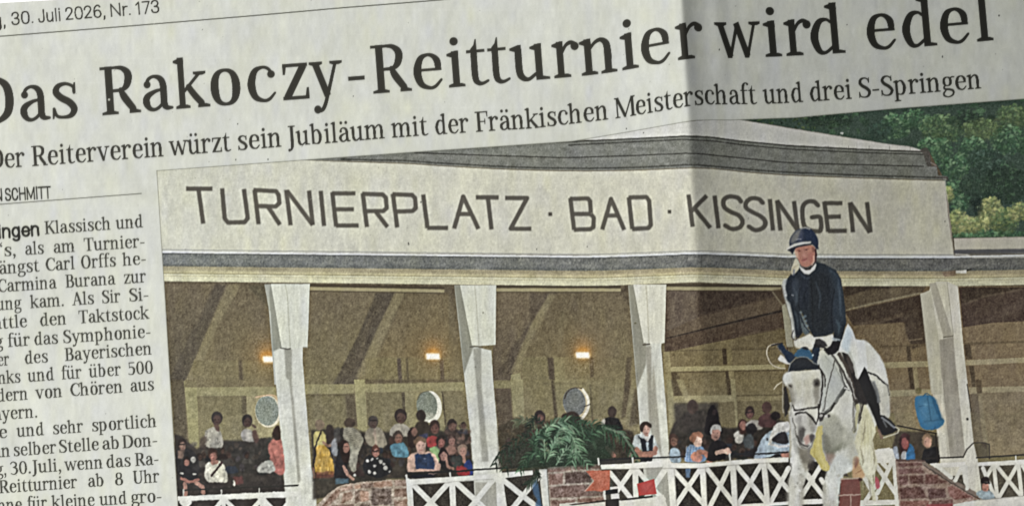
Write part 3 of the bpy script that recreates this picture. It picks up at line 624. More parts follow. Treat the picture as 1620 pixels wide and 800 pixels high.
fill(zi((388, 322), (440, 305), (480, 560), (500, 810), (440, 810)), (164, 160, 140), .9, .7)
fill(zi((480, 545), (548, 530), (572, 810), (495, 810)), (132, 126, 112), .9, .8)
fill(zj((440, 0), (540, 0), (590, 480), (560, 495), (480, 490), (460, 200)), (138, 132, 118), .9, .8)
fill(ln(zj((440, 0), (462, 250), (488, 490)), 2), (178, 174, 156), .8)
fill(zi((430, 272), (466, 266), (546, 525), (500, 532)), (150, 145, 128), .95, .5)
fill(zi((462, 262), (518, 262), (546, 525)), (180, 176, 156)); fill(zi((518, 262), (570, 285), (595, 560), (560, 540), (546, 525)), (186, 182, 166))
fill(ln(zi((518, 265), (548, 525)), 1.2), (140, 136, 118), .8); fill(ln(zi((500, 533), (546, 527)), 2), (86, 80, 66), .8)
fill(zj((540, 0), (600, 0), (640, 400), (665, 500), (690, 700), (690, 760), (640, 830), (620, 760), (600, 560), (570, 300)), (184, 181, 166))
fill(ln(zj((600, 30), (625, 200)), 1.6), (50, 44, 36), .8); fill(el(1530.5, 662.5, 2, 2.2), (34, 32, 28), .9)
grainpost(np.concatenate([zi((440, 272), (570, 285)), zj((600, 0), (690, 700), (640, 830), (430, 560), (370, 0))]), 37)

# ---- the gallery crowd
zo = zh
DK = (50, 46, 42)
PT('gallery_crowd', 'dark mass of spectators sitting in the shade of the gallery')
fill(zl((80, 345), (130, 360), (225, 440), (300, 400), (395, 385), (500, 390), (600, 375), (690, 365), (760, 400), (785, 800), (100, 800)), (56, 50, 46), .95, 1.2)
fill(zl((400, 390), (510, 385), (680, 460), (720, 590), (420, 600)), (48, 46, 42), .7, 3)
fill(zm((330, 320), (480, 310), (660, 330), (800, 330), (800, 690), (340, 760)), (58, 52, 44), .9, 1.5)
fill(zn((-40, 350), (180, 330), (420, 300), (540, 330), (690, 330), (710, 600), (0, 640)), (52, 46, 40), .93, 1.5)
fill(zd((0, 330), (90, 330), (112, 600), (0, 600)), (56, 48, 42), .9, 1.2)
fill(zd((270, 300), (380, 240), (520, 260), (640, 260), (800, 250), (900, 300), (1130, 330), (1130, 560), (280, 570)), (66, 58, 44), .9, 2)
fill(ze((270, 300), (540, 320), (590, 380), (600, 500), (300, 540)), (58, 50, 40), .9, 1.5)
CUR[2] = .82
fill(zh((75, 350), (110, 270), (180, 200), (300, 190), (400, 300), (490, 310), (560, 270), (700, 250), (800, 260), (800, 500), (80, 500)), (46, 40, 36), .95, 1.3)
fill(zh((105, 150), (385, 145), (390, 340), (110, 350)), (60, 54, 48), .85, 2)
fill(zj((150, 330), (320, 330), (420, 360), (420, 520), (110, 500)), (62, 52, 44), .85, 1.2)
CUR[2] = 1.0
rg2 = np.random.default_rng(21)
def specks(poly_pts, n, pal, r0, r1, a=.6):
    lo, hi = poly_pts
    for i in range(n):
        x, y = rg2.uniform(lo[0], hi[0]), rg2.uniform(lo[1], hi[1]); r = rg2.uniform(r0, r1)
        fill(el(x, y, r, r*rg2.uniform(.6, 1.6), rg2.uniform(0, 3), 8), np.array(pal[rg2.integers(len(pal))])*rg2.uniform(.8, 1.2), a, .5)
specks(((280, 700), (440, 765)), 70, [(70, 62, 54), (40, 38, 36), (86, 72, 60), (62, 56, 60)], 1.5, 5, .5)
specks(((500, 700), (740, 755)), 120, [(74, 62, 50), (40, 36, 34), (88, 72, 58), (60, 60, 66)], 1.5, 5, .5)
specks(((790, 670), (1000, 735)), 80, [(86, 72, 52), (44, 40, 34), (96, 80, 58)], 1.5, 5, .5)
CUR[2] = .82
specks(((1062, 690), (1240, 722)), 90, [(58, 48, 44), (36, 32, 30), (74, 58, 50), (56, 54, 58)], 1.5, 5, .5)
CUR[2] = 1.0
def dim_heads(n, x0, x1, y0, y1, dim):
    for i in range(n):
        x, y = rg2.uniform(x0, x1), rg2.uniform(y0, y1); r = rg2.uniform(4.5, 7); c = np.array((150, 110, 92))*rg2.uniform(.42, .8)*dim; h = np.array((58, 46, 40))*rg2.uniform(.6, 1.3)
        t = np.array([(72, 70, 78), (84, 60, 56), (58, 62, 58), (104, 98, 88), (46, 44, 48), (60, 70, 88)][rg2.integers(6)])*rg2.uniform(.6, 1.2)*dim
        fill(sp((x-r*1.5, y+r*2.6), (x-r*1.1, y+r*1.3), (x, y+r), (x+r*1.2, y+r*1.3), (x+r*1.6, y+r*2.7)), t, .8, .8)
        fill(el(x, y, r*.85, r*1.05), h, .9, .6); fill(el(x+rg2.uniform(-.25, .35)*r, y+r*.2, r*.6, r*.75), c, .9, .7); fill(ln([(x-r*.3, y+r*.05), (x+r*.45, y+r*.05)], .9), c*.55, .6, .4)
dim_heads(9, 290, 420, 712, 745, .7); dim_heads(15, 505, 640, 690, 735, .8); dim_heads(16, 690, 742, 668, 725, .95); dim_heads(7, 795, 850, 668, 715, .7); CUR[2] = .82; dim_heads(15, 1065, 1240, 690, 716, .75); CUR[2] = 1.0
SK, HRD = (150, 108, 88), (52, 42, 36)
def head(z, x, y, rx, ry, hair, skin, face=1, tilt=0):
    s = z((x, y), (x+rx, y+ry)); cx, cy = s[0]; rx, ry = s[1]-s[0]
    fill(el(cx, cy-ry*.12, rx*1.1, ry*1.12, tilt), hair, .95, .5)
    if face:
        fill(el(cx+rx*.08, cy+ry*.22, rx*.78, ry*.78, tilt), skin, .95, .6)
        if ry > 4.2:
            for k in (-.33, .38): fill(el(cx+rx*k, cy+ry*.08, max(.6, rx*.16), max(.5, ry*.09)), np.array(skin)*.5, .7, .3)
            fill(el(cx+rx*.06, cy+ry*.58, rx*.26, max(.5, ry*.07)), np.array(skin)*(.72, .5, .5), .7, .3)
            fill(el(cx+rx*.06, cy+ry*.3, rx*.1, ry*.14), np.array(skin)*1.12, .5, .4)
def who(lab, dl=1.0): return PT('person', lab, dl)
# left bay
who('spectator in a pale patterned shirt against the wall, left bay')
fill(sp(*zl((275, 340), (330, 300), (375, 330), (390, 420), (340, 435), (285, 420))), (166, 162, 146), .95, .6); fill(zl((250, 370), (290, 340), (285, 440), (240, 430)), (80, 68, 60), .8, 1)
fill(sp(*zl((325, 260), (360, 270), (368, 330), (345, 315))), (84, 62, 54), .9, .6); head(zl, 353, 248, 32, 38, (52, 46, 44), (84, 64, 56)); specks(((325, 675), (351, 706)), 40, [(120, 116, 104), (190, 188, 172)], .6, 1.4, .8)
who('spectator in a white top and dark vest turned to the round window')
fill(sp(*zl((505, 340), (540, 310), (580, 330), (590, 390), (520, 385))), (164, 160, 148), .95, .6); fill(sp(*zl((575, 330), (600, 320), (620, 380), (590, 395))), (92, 66, 58), .9, .6)
head(zl, 545, 265, 30, 36, (48, 42, 40), (80, 60, 52)); fill(ln(zl((580, 290), (595, 300)), 4), (88, 64, 56), .8)
who('spectator in a coral blouse half behind the leftmost post')
fill(sp(*zl((680, 420), (720, 370), (760, 380), (780, 590), (710, 580), (690, 500))), (184, 104, 92), .97, .6); fill(sp(*zl((700, 360), (715, 310), (745, 290), (755, 370), (720, 380))), (56, 40, 34), .97, .6)
fill(ln(zl((700, 440), (735, 540)), 2), (140, 72, 64), .7, .5)
PT('bag', 'pale grey bag beside the coral blouse')
fill(sp(*zl((610, 560), (640, 525), (700, 515), (715, 580), (630, 590))), (176, 176, 164), .95, .6); specks(((408, 732), (432, 746)), 14, [(120, 120, 112), (204, 204, 190)], .8, 2, .7)
who('spectator in a white jumper with a dark strap across the chest')
fill(sp(*zl((275, 560), (300, 525), (370, 515), (405, 560), (418, 645), (340, 650), (285, 640))), (206, 203, 182), .98, .5)
fill(ln(zl((385, 525), (320, 610)), 3.4), (58, 36, 38), .95); fill(ln(zl((325, 520), (350, 522)), 7), (150, 100, 84), .9)
head(zl, 328, 478, 27, 34, (64, 44, 36), (166, 108, 92)); fill(ln(zl((290, 590), (300, 640)), 1.5), (160, 158, 140), .7, .5); fill(ln(zl((400, 590), (400, 645)), 1.5), (160, 158, 140), .7, .5)
who('spectator with sunglasses in a dark jacket at the left edge of the picture')
fill(sp(*zl((90, 470), (130, 430), (200, 450), (240, 520), (230, 600), (110, 600))), (46, 44, 44), .95, .6); fill(zl((105, 450), (150, 445), (135, 500), (110, 500)), (150, 118, 98), .8, .8)
head(zl, 132, 415, 26, 34, (50, 40, 36), (160, 122, 104)); fill(ln(zl((115, 412), (150, 410)), 2), (30, 28, 28), .9)
who('seated child in a black T-shirt with bare knees')
fill(sp(*zl((115, 560), (150, 535), (200, 560), (230, 600), (215, 640), (130, 620))), (38, 36, 38), .97, .5); head(zl, 162, 520, 20, 26, (44, 34, 30), (164, 112, 96))
fill(ln(zl((130, 625), (180, 650), (235, 635)), 4.5), (160, 104, 88), .95); fill(ln(zl((150, 660), (155, 730)), 6.5), (170, 122, 104), .9); fill(ln(zl((220, 655), (262, 680), (268, 720)), 6), (174, 126, 106), .9)
for q in ((130, 594), (208, 600)): fill(el(255+q[0]/4, 600+q[1]/4, 3, 1.6), (200, 198, 186), .9)
fill(el(255+203/4, 600+508/4, 4, 5), (196, 194, 182), .9, .5); fill(ln(zl((458, 645), (462, 665)), 3), (210, 208, 196), .9); fill(zl((455, 615), (515, 612), (520, 660), (470, 665)), (110, 62, 58), .8, 1)
# second bay
who('spectator in a long mustard dress seen from behind')
fill(sp(*zm((345, 350), (370, 325), (410, 335), (425, 390), (400, 430), (355, 440))), (190, 176, 98), .97, .5); fill(sp(*zm((365, 430), (420, 420), (455, 480), (475, 590), (420, 600), (355, 590), (355, 500))), (196, 152, 52), .98, .5)
fill(zm((355, 585), (475, 580), (470, 620), (360, 625)), (110, 60, 44), .8, 1); fill(ln(zm((390, 330), (355, 440), (345, 560)), 3), (50, 42, 36), .9); fill(ln(zm((405, 400), (440, 420), (460, 415)), 4.5), (160, 120, 92), .9)
head(zm, 383, 290, 28, 30, (140, 118, 92), (150, 120, 92), 0); fill(ln(zm((340, 560), (348, 620)), 3), (150, 110, 88), .8); grainy(A_((498, 700), (530, 700), (530, 750), (498, 750)), 14, 2, 7, 51)
for q in ((385, 480), (420, 520), (440, 570), (375, 560)): fill(ln(zm((q[0], q[1]-30), (q[0]+6, q[1]+30)), 1.6), (160, 116, 36), .5, .6)
who('spectator with dark hair and a grey top beside the mustard dress')
fill(sp(*zm((425, 300), (450, 285), (475, 310), (470, 400), (435, 400))), (58, 48, 42), .95, .6); fill(sp(*zm((455, 420), (485, 370), (500, 470), (470, 480))), (150, 154, 156), .9, .6); fill(sp(*zm((470, 330), (510, 300), (520, 380), (490, 400))), (72, 70, 68), .8, .7)
who('spectator in a striped shirt bending away')
fill(sp(*zm((520, 330), (570, 298), (630, 330), (660, 390), (630, 460), (610, 580), (575, 560), (545, 400))), (158, 154, 132), .97, .5)
for k in range(11): fill(ln(zm((535, 318+k*11), (590, 308+k*11), (648, 325+k*11)), 1.1, True), (92, 84, 70), .65)
fill(ln(zm((525, 310), (520, 420)), 4.5), (50, 46, 42), .9); head(zm, 572, 278, 34, 28, (72, 58, 46), SK, 0)
who('dark-haired spectator in black leaning on the brick wall')
fill(sp(*zm((480, 560), (500, 450), (540, 470), (560, 560), (565, 640), (480, 640))), (38, 36, 38), .97, .6); fill(sp(*zm((515, 400), (550, 385), (572, 420), (575, 480), (555, 530), (520, 500))), (46, 32, 28), .97, .6)
fill(el(*zm((552, 432))[0], 5, 8), (170, 118, 98), .95, .5); fill(ln(zm((535, 550), (560, 600), (590, 630)), 5), (176, 132, 110), .95); fill(zm((480, 625), (565, 625), (565, 655), (480, 665)), (74, 100, 112), .9, .5)
fill(el(*zm((607, 607))[0], 2.4, 2), (190, 190, 180), .9); fill(ln(zm((540, 425), (562, 424)), 1.5), (60, 44, 40), .7)
who('grey-haired spectator in a pale shirt standing at the wall')
fill(sp(*zn((30, 340), (70, 300), (130, 310), (165, 390), (150, 430), (60, 420), (35, 390))), (152, 142, 118), .96, .6); fill(ln(zn((90, 310), (100, 420)), 3), (196, 160, 140), .5, 1); head(zn, 80, 272, 30, 36, (74, 66, 58), (92, 74, 62)); fill(ln(zn((60, 262), (104, 262)), 2), (36, 32, 30), .8)
who('red-haired spectator with sunglasses in a black and white floral top')
fill(sp(*zn((15, 540), (50, 480), (110, 490), (170, 500), (200, 580), (120, 620), (40, 600))), (34, 34, 36), .97, .5)
for q in ((45, 515, 10), (75, 505, 9), (130, 520, 12), (160, 560, 14), (90, 548, 8), (60, 585, 11), (150, 535, 9), (185, 580, 7), (92, 592, 9), (110, 500, 6)): fill(el(570+q[0]/4, 600+q[1]/4, q[2]/4*1.1, q[2]/4), (196, 194, 186), .9, .4)
head(zn, 97, 455, 24, 34, (92, 54, 42), (178, 122, 106)); fill(ln(zn((80, 452), (114, 450)), 2.2), (36, 28, 28), .9)
who('spectator in a white T-shirt standing at the wall below the lamp')
fill(sp(*zn((185, 330), (215, 285), (270, 280), (310, 310), (300, 360), (200, 360))), (170, 162, 142), .96, .6); head(zn, 255, 235, 36, 42, (50, 40, 36), (98, 72, 60))
who('spectator in a bright blue top looking right')
fill(sp(*zn((190, 440), (210, 405), (270, 400), (305, 450), (300, 490), (220, 485))), (84, 142, 164), .97, .5); head(zn, 240, 365, 30, 36, (66, 54, 46), (128, 92, 76)); fill(ln(zn((230, 430), (280, 470)), 1.4), (56, 104, 128), .7, .5); fill(ln(zn((215, 420), (250, 470)), 1.2), (56, 104, 128), .6, .5)
who('dark silhouette standing in front of the middle round window')
fill(sp(*zn((345, 300), (370, 265), (420, 265), (440, 310), (430, 380), (350, 370))), (60, 50, 40), .97, .6); head(zn, 384, 232, 28, 34, (54, 44, 38), SK, 0)
who('dark-haired spectator left of the woman in navy')
fill(sp(*zn((300, 340), (330, 300), (360, 330), (350, 420), (310, 430))), (48, 36, 32), .97, .6); fill(el(*zn((342, 332))[0], 5, 7), (140, 100, 84), .9, .6)
who('spectator in a red shirt behind the woman in navy')
fill(sp(*zn((420, 380), (450, 355), (490, 370), (480, 420), (430, 425))), (168, 56, 54), .96, .6); head(zn, 470, 305, 32, 40, (60, 44, 38), (112, 74, 62)); fill(zn((370, 350), (430, 340), (430, 370), (380, 372)), (62, 62, 92), .8, .8)
who('spectator in pale green right of the woman in navy')
fill(sp(*zn((440, 440), (480, 425), (505, 460), (500, 520), (460, 500))), (128, 160, 98), .95, .6); head(zn, 510, 395, 28, 38, (46, 36, 32), (150, 92, 80))
who('standing spectator at the back right of the second bay')
fill(sp(*zn((540, 340), (570, 320), (610, 330), (640, 400), (560, 390))), (78, 62, 52), .9, .8); head(zn, 580, 292, 28, 36, (54, 44, 38), (116, 84, 70))
who('spectator with a bare shoulder in the middle of the crowd')
head(zn, 578, 385, 26, 34, (64, 46, 40), (150, 106, 90)); fill(sp(*zn((540, 430), (580, 415), (610, 450), (580, 480), (545, 470))), (150, 106, 88), .85, .8)
who('spectator resting a cheek on one hand')
fill(sp(*zn((500, 500), (525, 470), (560, 500), (590, 560), (540, 580), (505, 550))), (40, 36, 36), .95, .6); head(zn, 525, 480, 30, 36, (42, 30, 28), (166, 120, 102)); fill(ln(zn((545, 500), (555, 550), (590, 565)), 4), (166, 120, 100), .9)
who('spectator in a blue and red jacket next to the second post')
fill(sp(*zn((655, 540), (680, 510), (705, 530), (712, 600), (670, 600))), (44, 62, 132), .95, .6); fill(sp(*zn((610, 560), (640, 545), (690, 580), (690, 605), (620, 605))), (164, 48, 50), .95, .6); head(zn, 645, 450, 28, 36, (140, 112, 92), (176, 128, 108)); fill(ln(zn((650, 480), (660, 520)), 5), (170, 122, 102), .9)
specks(((700, 672), (744, 700)), 30, [(100, 78, 66), (60, 48, 42), (120, 90, 76)], 1.5, 3.5, .6)
W1 = who('woman in a sleeveless navy top leaning on the railing')
fill(sp(*zn((300, 520), (312, 480), (350, 460), (440, 460), (480, 490), (505, 560), (480, 590), (310, 592))), (206, 168, 146), .98, .5)
fill(zn((345, 475), (370, 460), (420, 470), (448, 470), (470, 530), (470, 570), (350, 568), (350, 520)), (40, 58, 92), .98, .5); fill(zn((360, 580), (470, 580), (470, 620), (300, 625)), (34, 36, 44), .9, .6)
fill(ln(zn((308, 540), (330, 575), (430, 580)), 6.5), (204, 164, 142), .97); fill(ln(zn((498, 545), (490, 580), (440, 590)), 6), (200, 158, 136), .97); fill(el(*zn((440, 582))[0], 5.5, 4), (208, 168, 146), .95)
fill(sp(*zn((352, 430), (355, 390), (385, 368), (412, 385), (415, 440), (395, 470), (368, 465))), (204, 160, 138), .98, .5); fill(sp(*zn((345, 420), (342, 385), (375, 358), (415, 375), (412, 400), (380, 388), (360, 400))), (112, 84, 62), .97, .5)
for q in ((372, 415), (398, 413)): fill(el(*zn(q)[0], 1.2, .7), (92, 62, 54), .8, .3)
fill(ln(zn((376, 444), (396, 443)), 1.1), (150, 84, 76), .8, .3); fill(ln(zn((385, 418), (384, 430)), 1), (222, 180, 158), .7, .4); fill(ln(zn((395, 490), (425, 540)), 1), (70, 92, 130), .6, .5); fill(el(*zn((410, 500))[0], 2, 1.3), (120, 130, 150), .8, .4)
# third bay
who('spectator whose head rises above the palm')
fill(el(*zd((535, 238))[0], 9, 11), (50, 40, 38), .97, .6); fill(el(*zd((540, 245))[0], 5, 6), (120, 84, 72), .8, .7)
who('dark-haired spectator under the right round window')
fill(sp(*ze((110, 245), (130, 215), (185, 200), (225, 225), (230, 290), (120, 290))), (52, 42, 36), .95, .7)
who('spectator in a black vest seen from behind')
fill(sp(*ze((370, 270), (400, 240), (460, 240), (490, 270), (495, 320), (390, 320))), (34, 32, 32), .97, .5); fill(sp(*ze((365, 270), (385, 245), (395, 260), (385, 300), (395, 320), (370, 310))), (190, 186, 170), .9, .5); head(ze, 434, 208, 26, 32, (60, 48, 42), SK, 0)
who('reclining spectator with one bare arm in the shadow')
fill(ln(ze((400, 430), (420, 455), (445, 480)), 6.5), (146, 92, 78), .95); fill(ln(ze((545, 470), (545, 480)), 5), (130, 120, 100), .8)
WT = who('waitress in a white shirt and black vest with folded arms at the railing')
fill(sp(*ze((568, 370), (600, 345), (690, 352), (712, 400), (712, 440), (575, 435))), (200, 210, 206), .98, .5)
fill(sp(*ze((600, 355), (625, 372), (690, 352), (695, 380), (690, 470), (680, 520), (630, 525), (620, 420))), (38, 40, 48), .98, .4); fill(ze((612, 345), (640, 378), (660, 395), (682, 352), (672, 345), (650, 360), (625, 340)), (208, 208, 200), .97, .4); fill(ze((650, 395), (668, 395), (665, 450), (652, 450)), (178, 194, 200), .95, .4)
fill(zk((170, 560), (190, 560), (190, 585), (170, 585)), (40, 40, 44)); fill(ze((632, 500), (690, 500), (680, 528), (632, 528)), (34, 34, 38), .95)
fill(ln(ze((590, 440), (610, 472), (680, 478)), 8), (176, 116, 92), .97); fill(ln(ze((708, 435), (705, 465), (640, 470)), 7), (184, 124, 100), .97)
fill(sp(*ze((625, 300), (650, 285), (672, 300), (670, 330), (650, 358), (632, 345))), (196, 152, 132), .98, .5)
fill(sp(*ze((608, 310), (615, 280), (645, 264), (678, 280), (682, 305), (668, 300), (650, 290), (632, 305), (628, 330), (615, 330))), (58, 44, 36), .98, .4)
for q in ((642, 312), (662, 312)): fill(el(*ze(q)[0], 1, .6), (70, 48, 42), .8, .3)
fill(ln(ze((644, 338), (658, 338)), 1), (150, 80, 74), .8, .3); fill(el(*ze((650, 352))[0], 3.4, 1.6), (176, 128, 108), .8, .4)
# fourth bay
who('fair child in pale blue beside the post', .82)
fill(sp(*zh((80, 450), (110, 430), (135, 450), (150, 520), (85, 520))), (150, 172, 184), .96, .5); head(zh, 102, 385, 28, 36, (70, 50, 42), (124, 88, 72))
who('dark standing figure against the back wall, left', .82)
fill(sp(*zh((160, 260), (190, 210), (260, 200), (300, 260), (300, 330), (160, 330))), (52, 46, 42), .92, .8); head(zh, 222, 178, 32, 40, (66, 52, 46), SK, 0)
who('tall figure in black with long dark hair', .82)
fill(sp(*zh((300, 300), (320, 200), (345, 160), (375, 190), (400, 290), (410, 340), (310, 350))), (30, 26, 28), .97, .6); fill(el(*zh((362, 205))[0], 3, 5), (56, 44, 44), .8, .6)
who('curly-haired child in a blue checked shirt with folded arms on the rail', .82)
fill(sp(*zh((180, 470), (195, 420), (240, 412), (290, 430), (310, 480), (290, 520), (180, 520))), (116, 146, 182), .97, .5)
for k in range(6): fill(ln(zh((185+k*18, 420), (178+k*18, 515)), 1), (196, 206, 214), .6, .4); fill(ln(zh((182, 430+k*16), (290, 425+k*16)), 1), (72, 104, 150), .5, .4)
fill(ln(zh((225, 490), (250, 470), (290, 460), (330, 500), (325, 535)), 8.5, True), (190, 124, 98), .97); fill(ln(zh((270, 470), (340, 465)), 5), (170, 106, 84), .9); fill(sp(*zh((220, 490), (250, 465), (285, 490), (270, 518), (225, 518))), (186, 120, 98), .95, .5)
fill(zh((178, 560), (210, 560), (205, 620), (180, 620)), (84, 110, 140), .9, .7)
fill(sp(*zh((225, 395), (235, 355), (270, 350), (285, 380), (275, 420), (245, 428))), (216, 178, 156), .98, .5); fill(sp(*zh((205, 370), (225, 338), (265, 332), (290, 352), (282, 372), (250, 360), (232, 395), (215, 395))), (150, 96, 70), .97, .5)
for q in ((248, 385), (270, 385)): fill(el(*zh(q)[0], .9, .6), (120, 80, 68), .8, .3)
fill(ln(zh((252, 408), (268, 408)), .9), (170, 100, 90), .8, .3)
who('white-haired man in black leaning on the rail', .82)
fill(sp(*zh((315, 480), (340, 400), (380, 385), (430, 400), (440, 440), (420, 505), (320, 515))), (34, 30, 32), .97, .5); fill(ln(zh((375, 462), (420, 455), (455, 460)), 6.5), (206, 166, 144), .97); fill(el(*zh((442, 450))[0], 4.6, 5), (208, 166, 144), .95, .5)
fill(sp(*zh((340, 350), (345, 315), (370, 300), (395, 318), (395, 360), (370, 388), (348, 375))), (182, 132, 112), .98, .5); fill(sp(*zh((334, 330), (345, 295), (375, 285), (402, 300), (402, 330), (385, 318), (355, 318), (342, 345))), (186, 184, 174), .97, .5)
for q in ((356, 336), (382, 336)): fill(el(*zh(q)[0], 1.1, .7), (80, 56, 50), .8, .3)
fill(ln(zh((358, 365), (380, 365)), 1), (120, 72, 66), .8, .3)
who('spectator in a white top with long brown hair', .82)
fill(sp(*zh((485, 350), (510, 325), (545, 345), (540, 390), (500, 400))), (186, 182, 170), .95, .6); fill(sp(*zh((512, 280), (535, 250), (565, 270), (565, 330), (525, 345))), (64, 40, 34), .97, .6); fill(el(*zh((542, 290))[0], 5, 7.5), (150, 100, 84), .95, .5)
who('spectator with sunglasses at the back wall, third from the right', .82)
fill(sp(*zh((560, 290), (590, 258), (640, 262), (665, 310), (600, 320))), (178, 170, 156), .9, .7); head(zh, 584, 212, 27, 36, (52, 38, 34), (112, 76, 66)); fill(ln(zh((566, 206), (604, 206)), 2), (30, 26, 26), .8)
who('bald spectator in a maroon top at the back wall', .82)
fill(sp(*zh((640, 250), (680, 215), (730, 225), (750, 290), (660, 300))), (84, 52, 52), .92, .7); head(zh, 692, 182, 29, 34, (76, 52, 46), SK, 0)
who('dark-haired spectator close to the horse', .82)
fill(el(*zh((748, 232))[0], 8, 7), (38, 30, 30), .95, .6); fill(sp(*zh((560, 300), (600, 275), (635, 310), (600, 350), (565, 340))), (32, 28, 30), .9, .7); fill(sp(*zh((545, 370), (600, 350), (610, 430), (555, 430))), (70, 78, 80), .85, .8)
who('man in a pale blue shirt and white cap bending over the rail', .82)
fill(sp(*zh((615, 500), (640, 420), (680, 350), (740, 310), (790, 280), (830, 300), (830, 470), (760, 470), (700, 490))), (164, 184, 198), .98, .5)
fill(sp(*zh((735, 300), (780, 272), (830, 270), (830, 330), (760, 340), (720, 400), (700, 410))), (206, 204, 196), .97, .5); fill(sp(*zh((722, 380), (760, 345), (810, 335), (830, 400), (760, 405))), (44, 40, 42), .95, .5); fill(ln(zh((720, 410), (770, 425), (830, 420)), 4), (206, 206, 204), .9); fill(el(*zh((695, 377))[0], 1.8, 2.6), (60, 56, 60), .8)
fill(sp(*zh((780, 470), (800, 455), (830, 460), (830, 495), (790, 495))), (176, 120, 100), .95, .5)
# right end
who('woman in a dark cap and bright blue top under the stair rail', .82)
fill(sp(*zj((205, 500), (215, 440), (240, 405), (265, 440), (270, 505))), (46, 106, 158), .97, .5); fill(sp(*zj((175, 450), (170, 380), (200, 340), (240, 360), (230, 430), (200, 470))), (66, 40, 40), .95, .6); fill(el(*zj((208, 405))[0], 6, 9), (150, 80, 76), .95, .6); fill(sp(*zj((180, 500), (190, 460), (212, 455), (210, 505))), (190, 192, 190), .9, .5); fill(sp(*zj((120, 470), (140, 425), (160, 440), (170, 500), (140, 500))), (160, 170, 180), .9, .6)
who('fair-haired person in black beside the broad post', .82)
fill(sp(*zj((318, 480), (330, 445), (370, 435), (415, 430), (420, 525), (320, 525))), (36, 34, 36), .97, .5); head(zj, 348, 390, 30, 40, (150, 116, 84), (196, 144, 118)); fill(el(*zj((362, 400))[0], 4, 7), (200, 148, 122), .9, .5)
PT('backpack', 'bright blue backpack hanging by the broad post', .76)
fill(sp(*zj((270, 120), (300, 100), (380, 105), (405, 140), (440, 240), (455, 260), (440, 295), (385, 318), (320, 310), (295, 270), (275, 190))), (42, 104, 146), .98, .5)
fill(sp(*zj((290, 130), (370, 118), (395, 170), (415, 250), (350, 290), (305, 240))), (58, 114, 148), .6, 3); fill(ln(zj((400, 130), (420, 200), (445, 255)), 4), (34, 82, 116), .6, 1.5)
fill(ln(zj((350, 104), (358, 180), (372, 262)), 1.3), (26, 70, 104), .7, .5); fill(ln(zj((322, 104), (345, 88), (368, 102)), 1.6, True), (30, 76, 110), .8, .4); fill(ln(zj((300, 170), (345, 165)), 1.2), (24, 66, 98), .7, .5); fill(ln(zj((305, 190), (340, 240)), 1), (84, 140, 172), .6, .6); fill(ln(zj((330, 268), (390, 262), (445, 250)), 1.6), (26, 68, 100), .6, .8); fill(el(*zj((335, 160))[0], 3, 3.5), (88, 148, 178), .6, 1.2); fill(ln(zj((380, 110), (400, 180), (430, 245)), 2), (30, 76, 112), .7, .8); fill(ln(zj((372, 318), (395, 312), (400, 300)), 2), (40, 84, 116), .8)

# ---- handrails, railings and brickwork
def rail(lab, dl=1.0): return PT('railing', lab, dl)
WH = (212, 213, 203)
rail('white railing with crossed bars at the left edge')
fill(ln(A_((270, 776.5), (280, 775.5), (455, 768), (472, 767)), 2.2), (46, 44, 40), .95); 
for q in ((290, 774, 784), (350, 775, 782), (410, 772, 779)): fill(ln(((q[0], q[1]), (q[0], q[2])), 2), (196, 196, 184), .9)
fill(zl((100, 740), (800, 708), (800, 745), (105, 770)), WH); fill(zm((160, 712), (250, 704), (252, 738), (160, 745)), WH)
fill(zl((105, 768), (800, 742), (800, 746), (105, 773)), (160, 160, 150), .6, .6)
fill(zm((245, 670), (262, 670), (270, 860), (255, 860)), WH); fill(zm((162, 668), (245, 668), (245, 676), (162, 678)), (40, 38, 36), .95)
for p in (((180, 775), (90, 870)), ((130, 775), (210, 860)), ((390, 760), (310, 860)), ((405, 760), (500, 860)), ((395, 760), (395, 870)), ((640, 752), (540, 860)), ((645, 752), (740, 860)), ((645, 750), (640, 870)), ((150, 770), (150, 870))): fill(ln(zl(*p), 7), WH)
for p in (((210, 750), (110, 870)), ((0, 745), (110, 870)), ((18, 745), (18, 870))): fill(ln(zm(*p), 7.5), WH)
PT('brick_wall', 'curved end of a pale sandstone brick wall below the crowd')
bw = np.concatenate([zm((345, 810), (380, 780), (430, 730), (495, 680), (560, 662), (660, 648), (800, 640)), zn((160, 638), (295, 630), (304, 850)), zm((345, 880))])
fill(bw, (150, 114, 98)); CUR[1] = mask(bw)*PM
def bricks(rows, base, mort, seed):
    r = np.random.default_rng(seed)
    for quad in rows:
        q = np.array(quad, float); c = np.array(base)*r.uniform(.78, 1.2)+r.uniform(-5, 5)*np.array((1, 0, -.6)); fill(q, c, .95, .8)
        m = q.mean(0); fill(m+(q-m)*.6, c*r.uniform(.92, 1.15), .5, 1.5)
fill(bw, (176, 158, 136))
bricks([zm((395, 800), (440, 745), (500, 692), (520, 720), (430, 810)), zm((505, 690), (590, 668), (600, 690), (525, 715)), zm((600, 668), (700, 655), (705, 685), (610, 692)), zm((710, 655), (800, 645), (800, 678), (715, 684)), zm((530, 725), (590, 705), (590, 750), (520, 790)),
        zm((605, 705), (690, 700), (692, 770), (605, 780)), zn((70, 690), (195, 690), (200, 790), (75, 800)), zn((0, 710), (52, 705), (58, 770), (0, 775)), zn((215, 690), (295, 685), (300, 740), (218, 745)), zn((215, 640), (292, 634), (295, 670), (218, 675)), zn((90, 650), (200, 642), (205, 675), (95, 682)), zn((0, 665), (80, 655), (85, 685), (0, 692)),
        zn((0, 790), (60, 785), (60, 840), (0, 840)), zn((215, 765), (300, 755), (303, 840), (218, 840)), zm((440, 800), (520, 790), (600, 790), (600, 870), (430, 870))], (146, 116, 96), 0, 61)
